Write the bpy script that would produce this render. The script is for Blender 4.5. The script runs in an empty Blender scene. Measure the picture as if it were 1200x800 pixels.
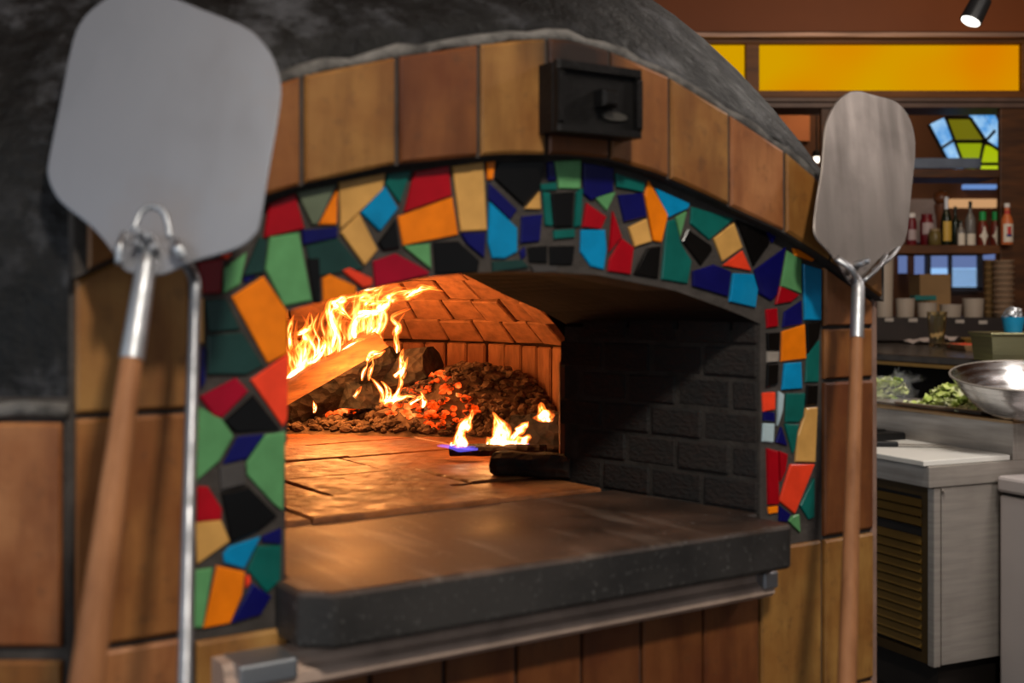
import bpy, bmesh, math, random
from mathutils import Vector, Matrix, noise
random.seed(7)
sc = bpy.context.scene
COL = sc.collection
PI = math.pi
EYE = 1.5                       # camera height above the floor

# ------------------------------------------------------------------ camera
cd = bpy.data.cameras.new('camera'); cam = bpy.data.objects.new('camera', cd); COL.objects.link(cam)
cam.location = (0, 0, EYE); cam.rotation_euler = (PI/2, 0, 0)
cd.sensor_width = 36; cd.lens = 42; cd.shift_y = -50/1200
cd.clip_start = .05
cd.dof.use_dof = True; cd.dof.focus_distance = 2.75; cd.dof.aperture_fstop = 3.6
sc.camera = cam
# ------------------------------------------------------------------ world, exposure
w = bpy.data.worlds.new('world'); sc.world = w; w.use_nodes = True
w.node_tree.nodes['Background'].inputs[0].default_value = (.86, .93, 1.0, 1)
w.node_tree.nodes['Background'].inputs[1].default_value = .32
sc.view_settings.view_transform = 'Standard'; sc.view_settings.look = 'None'
sc.view_settings.exposure = 0; sc.view_settings.gamma = 1
sc.cycles.max_bounces = 8; sc.cycles.transparent_max_bounces = 40
sc.cycles.sample_clamp_indirect = 4
sc.cycles.use_denoising = True

def look(o, target):
    o.rotation_euler = (Vector(target)-o.location).to_track_quat('-Z', 'Y').to_euler()
def area(name, loc, target, size, power, color, sy=None):
    l = bpy.data.lights.new(name, 'AREA'); l.energy = power; l.color = color; l.size = size
    if sy: l.shape = 'RECTANGLE'; l.size_y = sy
    o = bpy.data.objects.new(name, l); COL.objects.link(o); o.location = loc; look(o, target); return o
def point(name, loc, radius, power, color):
    l = bpy.data.lights.new(name, 'POINT'); l.energy = power; l.color = color; l.shadow_soft_size = radius
    o = bpy.data.objects.new(name, l); COL.objects.link(o); o.location = loc; return o
area('ceiling_lamp_front', (.62, -.35, 3.15), (.1, 1.6, 1.4), .2, 52, (1, .92, .8))
area('window_light_left', (-2.6, -1.2, 2.3), (-.3, 1.3, 1.5), 1.6, 30, (.82, .91, 1.0))
area('ceiling_lamp_kitchen', (1.7, 3.3, 3.3), (1.8, 4.6, .9), .5, 50, (1, .93, .84))
area('ceiling_lamp_bar', (2.3, 5.6, 3.35), (2.6, 6.9, 1.7), .5, 10, (1, .78, .5))
area('ceiling_lamp_aisle', (3.2, 2.2, 3.3), (2.2, 4.4, .6), .6, 46, (1, .9, .84))
area('far_room_fill', (2.6, 8.3, 3.45), (2.4, 9.0, 2), .4, 14, (1, .8, .55))  # unseen light, added to brighten the far room behind the shelves

# ------------------------------------------------------------------ helpers
def lin(r, g, b):
    f = lambda c: (c/255/12.92) if c/255 <= .04045 else ((c/255+.055)/1.055)**2.4
    return (f(r), f(g), f(b), 1)
def px(x, y, Y):                # the point that stands at depth Y on the line of sight through (x, y)
    return Vector(((x-600)/1400*Y, Y, EYE+(350-y)/1400*Y))

class MB:
    def __init__(s): s.v = []; s.f = []; s.uv = {}
    def add(s, vs, fs):
        n = len(s.v); s.v += [tuple(v) for v in vs]; s.f += [tuple(i+n for i in f) for f in fs]; return n
    def box(s, c, d, M=None):
        vs = [Vector((x*d[0]/2, y*d[1]/2, z*d[2]/2)) for z in (-1, 1) for y in (-1, 1) for x in (-1, 1)]
        c = Vector(c); vs = [(M @ v if M else v)+c for v in vs]
        s.add(vs, [(0, 2, 3, 1), (4, 5, 7, 6), (0, 1, 5, 4), (2, 6, 7, 3), (0, 4, 6, 2), (1, 3, 7, 5)]); return s
    def rings(s, rings, cap0=True, cap1=True, closed=True):
        n = len(rings[0]); vs = [p for r in rings for p in r]; fs = []
        for i in range(len(rings)-1):
            for j in range(n if closed else n-1):
                k = (j+1) % n; fs.append((i*n+j, i*n+k, (i+1)*n+k, (i+1)*n+j))
        if cap0: fs.append(tuple(range(n-1, -1, -1)))
        if cap1: fs.append(tuple((len(rings)-1)*n+j for j in range(n)))
        s.add(vs, fs); return s
    def tube(s, path, radii, n=12, squash=1.0, cap=True):
        path = [Vector(p) for p in path]
        if not isinstance(radii, (list, tuple)): radii = [radii]*len(path)
        up = None; R = []
        for i, p in enumerate(path):
            t = (path[min(i+1, len(path)-1)]-path[max(i-1, 0)]).normalized()
            if up is None: up = t.orthogonal().normalized()
            up = (up - t*up.dot(t)).normalized(); b = t.cross(up)
            R.append([p+(up*math.cos(2*PI*k/n)+b*math.sin(2*PI*k/n)*squash)*radii[i] for k in range(n)])
        return s.rings(R, cap, cap)
    def lathe(s, prof, c=(0, 0, 0), n=20, cap0=True, cap1=True, sx=1):
        c = Vector(c)
        return s.rings([[c+Vector((r*math.cos(2*PI*k/n)*sx, r*math.sin(2*PI*k/n), z)) for k in range(n)] for r, z in prof], cap0, cap1)
    def ico(s, c, r, jit=0, sub=1, flat=(1, 1, 1), seed=None):
        bm = bmesh.new(); bmesh.ops.create_icosphere(bm, subdivisions=sub, radius=1)
        rot = Matrix.Rotation(random.random()*6, 3, Vector((random.random()-.5, random.random()-.5, random.random()-.4)))
        c = Vector(c); vs = []
        for v in bm.verts:
            p = rot @ (v.co*(1+random.uniform(-jit, jit)))
            vs.append(c+Vector((p.x*flat[0], p.y*flat[1], p.z*flat[2]))*r)
        bm.verts.index_update()
        s.add(vs, [tuple(v.index for v in f.verts) for f in bm.faces]); bm.free(); return s
    def slab(s, poly, d0, d1, bev=.0015, f=lambda a, d, b: (a, d, b)):
        # a prism over a 2D polygon: front at d0 with a small chamfer, back at d1; f places (a, depth, b)
        cx = sum(p[0] for p in poly)/len(poly); cy = sum(p[1] for p in poly)/len(poly)
        ar = sum(poly[i-1][0]*poly[i][1]-poly[i][0]*poly[i-1][1] for i in range(len(poly)))
        if ar < 0: poly = poly[::-1]
        ins = []
        for x, y in poly:
            L = math.hypot(cx-x, cy-y) or 1; ins.append((x+(cx-x)/L*bev*1.4, y+(cy-y)/L*bev*1.4))
        sg = 1 if d1 > d0 else -1
        return s.rings([[f(a, d1, b) for a, b in poly], [f(a, d0+sg*bev, b) for a, b in poly], [f(a, d0, b) for a, b in ins]])
    def mesh(s, name):
        me = bpy.data.meshes.new(name); me.from_pydata(s.v, [], s.f); me.update()
        bm = bmesh.new(); bm.from_mesh(me); bmesh.ops.recalc_face_normals(bm, faces=bm.faces); bm.to_mesh(me); bm.free()
        return me

def obj(name, mb, m, parent=None, smooth=False, color=None, bevel=0, label=None):
    me = mb if isinstance(mb, bpy.types.Mesh) else mb.mesh(name)
    if m and not me.materials: me.materials.append(m)
    o = bpy.data.objects.new(name, me); COL.objects.link(o)
    if parent: o.parent = parent
    if smooth:
        for p in me.polygons: p.use_smooth = True
        if smooth != True:
            try: me.set_sharp_from_angle(angle=math.radians(smooth))
            except Exception: pass
    if color: o.color = color
    if bevel:
        b = o.modifiers.new('bevel', 'BEVEL'); b.width = bevel; b.segments = 2; b.limit_method = 'ANGLE'; b.angle_limit = .6
    if label: o['label'] = label
    return o
def thing(name, label, cat, loc=(0, 0, 0), rz=0, group=None):
    o = bpy.data.objects.new(name, None); COL.objects.link(o); o.location = loc; o.rotation_euler = (0, 0, rz)
    o.empty_display_size = .05
    return tag(o, label, cat, group)
def tag(o, label, cat, group=None, kind=None):
    o['label'] = label; o['category'] = cat
    if group: o['group'] = group
    if kind: o['kind'] = kind
    return o
def struct(o): o['kind'] = 'structure'; return o

# ------------------------------------------------------------------ materials
class N:
    def __init__(s, name):
        s.m = bpy.data.materials.new(name); s.m.use_nodes = True; s.t = s.m.node_tree
        s.p = s.t.nodes['Principled BSDF']; s.out = s.t.nodes['Material Output']
    def n(s, t, **kw):
        x = s.t.nodes.new(t)
        for k, v in kw.items(): setattr(x, k, v)
        return x
    def l(s, a, b): s.t.links.new(a, b)
    def coord(s, which='Object', scale=(1, 1, 1)):
        c = s.n('ShaderNodeTexCoord'); m = s.n('ShaderNodeMapping'); m.inputs['Scale'].default_value = scale
        s.l(c.outputs[which], m.inputs[0]); return m.outputs[0]
    def noise(s, scale, co=None, detail=4, rough=.55):
        x = s.n('ShaderNodeTexNoise'); x.inputs['Scale'].default_value = scale; x.inputs['Detail'].default_value = detail
        x.inputs['Roughness'].default_value = rough
        s.l(co or s.coord(), x.inputs['Vector']); return x.outputs['Fac']
    def ramp(s, fac, stops):
        r = s.n('ShaderNodeValToRGB'); e = r.color_ramp.elements
        while len(e) < len(stops): e.new(.5)
        for k, (p, c) in enumerate(stops):
            e[k].position = p; e[k].color = c if len(c) == 4 else (*c, 1)
        s.l(fac, r.inputs[0]); return r.outputs[0]
    def mix(s, fac, a, b, mode='MIX'):
        x = s.n('ShaderNodeMix', data_type='RGBA', blend_type=mode)
        for i, v in ((0, fac), (6, a), (7, b)):
            if hasattr(v, 'default_value') or hasattr(v, 'is_output'): s.l(v, x.inputs[i])
            else: x.inputs[i].default_value = v
        return x.outputs[2]
    def math(s, op, a, b=0.0, clamp=False):
        x = s.n('ShaderNodeMath', operation=op); x.use_clamp = clamp
        for i, v in ((0, a), (1, b)):
            if hasattr(v, 'is_output'): s.l(v, x.inputs[i])
            else: x.inputs[i].default_value = v
        return x.outputs[0]
    def bump(s, h, strength, dist=.01):
        b = s.n('ShaderNodeBump'); b.inputs['Strength'].default_value = strength; b.inputs['Distance'].default_value = dist
        s.l(h, b.inputs['Height']); s.l(b.outputs[0], s.p.inputs['Normal'])
    def set(s, base=None, rough=None, metal=None, spec=None):
        for k, v in (('Base Color', base), ('Roughness', rough), ('Metallic', metal), ('Specular IOR Level', spec)):
            if v is None: continue
            if hasattr(v, 'is_output'): s.l(v, s.p.inputs[k])
            else: s.p.inputs[k].default_value = v
        return s.m
W4 = (1, 1, 1, 1)
def simple(name, c, rough=.5, metal=0, var=.25, scale=8, bump=0, c2=None):
    a = N(name); c = lin(*c); c2 = lin(*c2) if c2 else tuple(x*(1-var) for x in c[:3])+(1,)
    f = a.noise(scale); f2 = a.ramp(f, [(.35, (0, 0, 0)), (.65, (1, 1, 1))])
    if bump: a.bump(a.noise(scale*5), bump, .004)
    return a.set(a.mix(f2, c, c2), rough, metal, .25)
def emit(name, c, strength):
    a = N(name); a.set((0, 0, 0, 1), .4); a.p.inputs['Emission Color'].default_value = lin(*c); a.p.inputs['Emission Strength'].default_value = strength; return a.m
def glass(name, c, rough=.03):
    a = N(name); a.set(lin(*c), rough); a.p.inputs['Transmission Weight'].default_value = 1; a.p.inputs['IOR'].default_value = 1.45; return a.m

def m_terracotta():
    a = N('terracotta_tile'); oi = a.n('ShaderNodeObjectInfo')
    n1 = a.noise(9, detail=5); n2 = a.noise(60, detail=3); n4 = a.noise(1, a.coord('Object', (26, 26, 6)), 5)
    c = a.mix(a.ramp(n1, [(.32, (0, 0, 0)), (.68, (1, 1, 1))]), oi.outputs['Color'], a.mix(1, oi.outputs['Color'], lin(205, 176, 140), 'MULTIPLY'))
    c = a.mix(a.ramp(n4, [(.42, (0, 0, 0)), (.75, (.75, .75, .75))]), c, a.mix(1, oi.outputs['Color'], lin(150, 118, 92), 'MULTIPLY'))
    c = a.mix(a.ramp(n2, [(.58, (0, 0, 0)), (.8, (.45, .45, .45))]), c, lin(70, 46, 28))
    # soot stain on the face above the flue box (a mark of its own, in the oven's coordinates)
    tc = a.n('ShaderNodeTexCoord'); mp = a.n('ShaderNodeMapping'); mp.inputs['Location'].default_value = (-.40, 0, -1.812)
    a.l(tc.outputs['Object'], mp.inputs[0]); mp2 = a.n('ShaderNodeMapping'); mp2.inputs['Scale'].default_value = (10, 0, 17)
    a.l(mp.outputs[0], mp2.inputs[0]); ln = a.n('ShaderNodeVectorMath', operation='LENGTH'); a.l(mp2.outputs[0], ln.inputs[0])
    d = a.math('ADD', ln.outputs['Value'], a.math('MULTIPLY', a.math('SUBTRACT', n1, .5), 1.2))
    c = a.mix(a.ramp(d, [(.35, (.93, .93, .93)), (1.0, (0, 0, 0))]), c, lin(16, 12, 10))
    a.bump(a.noise(25), .25, .004)
    return a.set(c, a.ramp(n1, [(.3, (.42,)*3), (.7, (.62,)*3)]), 0, .35)
def m_mosaic():
    a = N('glazed_mosaic'); oi = a.n('ShaderNodeObjectInfo'); n1 = a.noise(30)
    c = a.mix(a.ramp(n1, [(.35, (0, 0, 0)), (.75, (.4, .4, .4))]), oi.outputs['Color'], a.mix(1, oi.outputs['Color'], lin(170, 165, 160), 'MULTIPLY'))
    a.bump(a.noise(18), .12, .003)
    return a.set(c, .24, 0, .24)
def m_plaster():
    a = N('black_plaster'); n1 = a.noise(7.5, detail=6, rough=.68); n2 = a.noise(22, detail=6, rough=.7); n3 = a.noise(70, detail=2)
    c = a.ramp(n1, [(.41, lin(4, 4, 4)), (.52, lin(15, 14, 14)), (.66, lin(66, 66, 69))])
    c = a.mix(a.ramp(n2, [(.54, (0, 0, 0)), (.74, (.35, .35, .35))]), c, lin(74, 74, 78))
    c = a.mix(a.ramp(n3, [(.62, (0, 0, 0)), (.75, (.5, .5, .5))]), c, lin(15, 14, 14))
    a.bump(a.math('ADD', n2, a.math('MULTIPLY', n1, 2)), .6, .012)
    return a.set(c, a.ramp(n2, [(.3, (.45,)*3), (.7, (.75,)*3)]), 0, .22)
def m_brick(name, c1, c2, soot, oc='Object', bump=.5):
    a = N(name); oi = a.n('ShaderNodeObjectInfo'); co = a.coord('Generated')
    n0 = a.n('ShaderNodeTexNoise'); n0.noise_dimensions = '4D'; n0.inputs['Scale'].default_value = 3
    a.l(co, n0.inputs['Vector']); a.l(a.math('MULTIPLY', oi.outputs['Random'], 20), n0.inputs['W'])
    c = a.mix(oi.outputs['Random'], lin(*c1), lin(*c2))
    c = a.mix(a.ramp(n0.outputs['Fac'], [(.4, (0, 0, 0)), (.75, (soot,)*3)]), c, lin(40, 24, 16))
    a.bump(a.noise(9, co), bump, .006)
    return a.set(c, .85)
def m_steel(name, c, rough=.42, streak=(2, 2, 60), dirt=None, amt=.4, metal=1):
    a = N(name); s = a.noise(1.0, a.coord('Object', streak), 5); n = a.noise(7, detail=5)
    cc = a.mix(a.ramp(s, [(.3, (0, 0, 0)), (.7, (1, 1, 1))]), lin(*c), tuple(x*.72 for x in lin(*c)[:3])+(1,))
    if dirt: cc = a.mix(a.ramp(n, [(.52, (0, 0, 0)), (.75, (amt,)*3)]), cc, lin(*dirt))
    return a.set(cc, a.ramp(s, [(.3, (rough-.1,)*3), (.7, (rough+.12,)*3)]), metal)
def m_wood(name, c1, c2, scale=(30, 30, 3), rough=.55):
    a = N(name); s = a.noise(1.0, a.coord('Object', scale), 5)
    c = a.ramp(s, [(.3, lin(*c1)), (.7, lin(*c2))]); a.bump(s, .2, .003); return a.set(c, rough, 0, .18)
def m_ledge():
    a = N('black_ledge_stone'); n1 = a.noise(5, detail=6); n2 = a.noise(1, a.coord('Object', (30, 4, 10)), 4); n3 = a.noise(120, detail=2)
    c = a.ramp(n1, [(.35, lin(34, 25, 20)), (.6, lin(74, 54, 42)), (.72, lin(112, 88, 72))])
    c = a.mix(a.ramp(n2, [(.55, (0, 0, 0)), (.75, (.6, .6, .6))]), c, lin(128, 114, 102))
    c = a.mix(a.ramp(n3, [(.66, (0, 0, 0)), (.72, (.6, .6, .6))]), c, lin(120, 118, 116))
    a.bump(a.math('ADD', n1, a.math('MULTIPLY', n3, .3)), .25, .006)
    tc = a.n('ShaderNodeTexCoord'); sp = a.n('ShaderNodeSeparateXYZ'); a.l(tc.outputs['Object'], sp.inputs[0])   # scuffed brown on top, near black below its edge
    top_mix = a.math('MULTIPLY', a.math('SUBTRACT', sp.outputs[2], 1.176), 140.0, True)
    c = a.mix(top_mix, a.mix(a.ramp(n3, [(.6, (0, 0, 0)), (.74, (.5, .5, .5))]), a.mix(a.ramp(n1, [(.35, (0, 0, 0)), (.65, (1, 1, 1))]), lin(20, 19, 19), lin(46, 43, 41)), lin(96, 94, 92)), c)
    return a.set(c, a.ramp(n1, [(.3, (.46,)*3), (.7, (.66,)*3)]))
def m_hearth():
    a = N('hearth_slab'); oi = a.n('ShaderNodeObjectInfo'); n1 = a.noise(7, detail=6); n2 = a.noise(30, detail=4)
    c = a.ramp(n1, [(.3, lin(96, 54, 28)), (.55, lin(160, 94, 48)), (.75, lin(186, 116, 62))])
    c = a.mix(a.ramp(n2, [(.5, (0, 0, 0)), (.8, (.6, .6, .6))]), c, lin(60, 42, 30))
    a.bump(a.math('ADD', a.math('MULTIPLY', n1, 2.5), n2), .55, .012)
    return a.set(c, a.ramp(n2, [(.3, (.42,)*3), (.7, (.7,)*3)]))
def m_log():
    a = N('split_log'); s = a.noise(1, a.coord('Object', (3, 40, 40)), 5); n = a.noise(14, detail=5)
    c = a.ramp(s, [(.3, lin(84, 48, 26)), (.7, lin(142, 90, 52))])
    c = a.mix(a.ramp(n, [(.55, (0, 0, 0)), (.7, (.8, .8, .8))]), c, lin(60, 38, 24)); a.bump(s, .6, .01); return a.set(c, .8)
def m_char():
    a = N('charred_wood'); n = a.noise(1, a.coord('Object', (10, 40, 40)), 5); v = a.n('ShaderNodeTexVoronoi'); v.inputs['Scale'].default_value = 45
    a.l(a.coord(), v.inputs['Vector'])
    c = a.ramp(n, [(.35, lin(12, 9, 8)), (.7, lin(58, 40, 28))]); a.bump(a.math('ADD', n, v.outputs[0]), .8, .012); return a.set(c, .9)
def m_ember():
    a = N('glowing_ember'); n = a.noise(28, detail=3)
    a.set(lin(60, 40, 32), .9)
    g = a.ramp(n, [(.42, (0, 0, 0, 1)), (.5, (.6, .03, .0, 1)), (.62, (1, .12, .015, 1)), (.75, (1, .35, .08, 1))])
    a.l(g, a.p.inputs['Emission Color']); a.p.inputs['Emission Strength'].default_value = 1.6
    return a.m
def m_flame(name='flame', k=1.0):
    # thin burning gas: emission added on full transparency, from the flame's own across/along coordinates
    a = N(name); a.t.nodes.remove(a.p)
    at = a.n('ShaderNodeAttribute', attribute_name='burn_uv'); sp = a.n('ShaderNodeSeparateXYZ'); a.l(at.outputs['Vector'], sp.inputs[0])
    u, v, h = sp.outputs[0], sp.outputs[1], sp.outputs[2]
    cb = a.n('ShaderNodeCombineXYZ'); a.l(a.math('MULTIPLY', u, .9), cb.inputs[0]); a.l(a.math('MULTIPLY', v, 1.6), cb.inputs[1]); a.l(a.math('MULTIPLY', h, 37.7), cb.inputs[2])
    nz = a.noise(2.2, cb.outputs[0], 3)
    edge = a.math('SUBTRACT', 1.0, a.math('MULTIPLY', u, u), True)
    edge = a.math('POWER', edge, 1.3)
    tip = a.math('POWER', a.math('SUBTRACT', 1.0, v, True), .55)
    root = a.ramp(v, [(0, (.15,)*3), (.12, (1,)*3)])
    st = a.ramp(nz, [(.36, (0.06,)*3), (.62, (1,)*3)])
    i = a.math('MULTIPLY', a.math('MULTIPLY', edge, tip), a.math('MULTIPLY', st, root))
    hot = a.math('FRACT', a.math('MULTIPLY', h, 10.0))          # each tongue's own heat
    col = a.ramp(a.math('MULTIPLY', i, a.math('ADD', .6, a.math('MULTIPLY', hot, .8))), [(0, (.8, .07, .004, 1)), (.25, (1, .2, .02, 1)), (.5, (1, .46, .11, 1)), (.8, (1, .82, .55, 1))])
    e = a.n('ShaderNodeEmission'); a.l(col, e.inputs[0])
    a.l(a.math('MULTIPLY', a.math('MULTIPLY', i, a.math('ADD', .35, a.math('MULTIPLY', hot, 2.2))), k), e.inputs[1])
    tr = a.n('ShaderNodeBsdfTransparent'); ad = a.n('ShaderNodeAddShader'); a.l(e.outputs[0], ad.inputs[0]); a.l(tr.outputs[0], ad.inputs[1])
    a.l(ad.outputs[0], a.out.inputs['Surface']); return a.m

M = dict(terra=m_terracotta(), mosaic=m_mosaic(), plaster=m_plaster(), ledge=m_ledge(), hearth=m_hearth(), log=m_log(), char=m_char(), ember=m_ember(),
    flame=m_flame('flame', 2.1), fire=m_brick('fire_brick', (132, 84, 54), (150, 100, 66), .55), sooty=m_brick('sooty_brick', (17, 14, 13), (28, 24, 21), .6, bump=.7),
    grout=simple('dark_grout', (70, 64, 60), .9, 0, .35, 25, .6), mortar=simple('fire_mortar', (92, 62, 44), .95, 0, .3, 20, .5), black=simple('soot_black', (7, 6, 5), .95, 0, .4, 15, .4),
    rim=simple('grey_plaster_rim', (112, 108, 104), .85, 0, 0, 30, .8, (62, 60, 58)), iron=simple('black_iron', (34, 32, 31), .42, .6, .3, 25, .3),
    blade=m_steel('peel_aluminium', (150, 153, 161), .52, (7, 7, 2.5), (140, 122, 106), .35), blade2=m_steel('worn_peel_aluminium', (148, 140, 134), .52, (28, 10, 3), (96, 88, 84), .7),
    alu=m_steel('cast_aluminium', (186, 188, 192), .46), rod=m_steel('steel_rod', (150, 150, 154), .4), rail=simple('worn_painted_rail', (190, 164, 148), .45, .1, .35, 12),
    handle=m_wood('ash_handle', (122, 78, 48), (166, 114, 76)), steel=m_steel('kitchen_steel', (176, 168, 160), .4, (4, 4, 50), (130, 120, 112), .3, .5))

# ================================================================== STRUCTURE
def slabbox(name, c, d, m):
    return struct(obj(name, MB().box(c, d), m))
floor_m = simple('kitchen_floor', (52, 44, 40), .5, 0, .5, 6, .2)
ceil_m = simple('warm_ceiling', (150, 92, 48), .8, 0, .15, 3)
slabbox('floor', (1, 4, -.05), (9, 13, .1), floor_m)
slabbox('ceiling', (1.2, 4.3, 3.55), (9, 11, .1), ceil_m)
slabbox('wall_back', (1.2, 9.3, 1.75), (8.6, .12, 3.5), simple('dark_brown_wall', (92, 56, 34), .7, 0, .35, 2))
slabbox('wall_right', (5.2, 4.6, 1.75), (.12, 9.5, 3.5), simple('tan_wall', (140, 110, 80), .8, 0, .15, 2))

# ================================================================== PIZZA OVEN
# oven frame: x along the front (to the right), y into the oven, z up from the floor
OX, OY = -.257, 1.35; ORZ = math.atan2(.5547, .8321)
oven = thing('pizza_oven', 'wood-fired pizza oven with mosaic-tiled arch, terracotta tiles and black plaster dome', 'oven', (OX, OY, 0), ORZ)
oven_M = Matrix.Translation((OX, OY, 0)) @ Matrix.Rotation(ORZ, 4, 'Z')
def o2w(s, d, z): return oven_M @ Vector((s, d, z))
def w2o(p): return oven_M.inverted() @ Vector(p)
def curve(pts):
    def f(s):
        if s <= pts[0][0]: a, b = pts[0], pts[1]
        elif s >= pts[-1][0]: a, b = pts[-2], pts[-1]
        else:
            for a, b in zip(pts, pts[1:]):
                if s <= b[0]: break
        return a[1]+(s-a[0])*(b[1]-a[1])/(b[0]-a[0])
    return f
outer = curve([(-.235, 1.628), (-.1, 1.705), (.012, 1.752), (.126, 1.785), (.245, 1.814), (.31, 1.828), (.362, 1.836), (.41, 1.834), (.446, 1.829), (.55, 1.805), (.663, 1.764), (.775, 1.719), (.87, 1.668), (1.0, 1.575)])
inner = curve([(-.235, 1.52), (-.1, 1.588), (.012, 1.626), (.126, 1.655), (.277, 1.677), (.38, 1.683), (.446, 1.682), (.538, 1.666), (.62, 1.643), (.696, 1.620), (.775, 1.597), (.857, 1.563), (1.0, 1.495)])
opening = curve([(0, 1.485), (.028, 1.493), (.103, 1.510), (.184, 1.526), (.258, 1.533), (.335, 1.536), (.446, 1.532), (.582, 1.512), (.696, 1.481), (.75, 1.463)])
HEARTH, LEDGE = 1.19, 1.184
# --- backing panel of the front (its grout shows between the tiles)
mb = MB(); ss = [-.235+i*.02 for i in range(int(1.235/.02)+1)]+[0, .75, 1.0]; ss = sorted(set(round(s, 4) for s in ss))
def quadwall(mb, s0, s1, za0, za1, zb0, zb1, d0, d1):
    mb.rings([[(s0, d0, za0), (s1, d0, za1), (s1, d0, zb1), (s0, d0, zb0)], [(s0, d1, za0), (s1, d1, za1), (s1, d1, zb1), (s0, d1, zb0)]])
for a, b in zip(ss, ss[1:]):
    if a >= 0 and b <= .75:
        quadwall(mb, a, b, 0, 0, 1.125, 1.125, 0, .08)
        quadwall(mb, a, b, opening(a), opening(b), outer(a)-.004, outer(b)-.004, 0, .08)
    else: quadwall(mb, a, b, 0, 0, outer(a)-.004, outer(b)-.004, 0, .08)
for a, b in zip(ss, ss[1:]): quadwall(mb, a, b, inner(a)+.001, inner(b)+.001, outer(a)-.004, outer(b)-.004, -.022, 0)
obj('front_panel', mb, M['grout'], oven)

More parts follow.
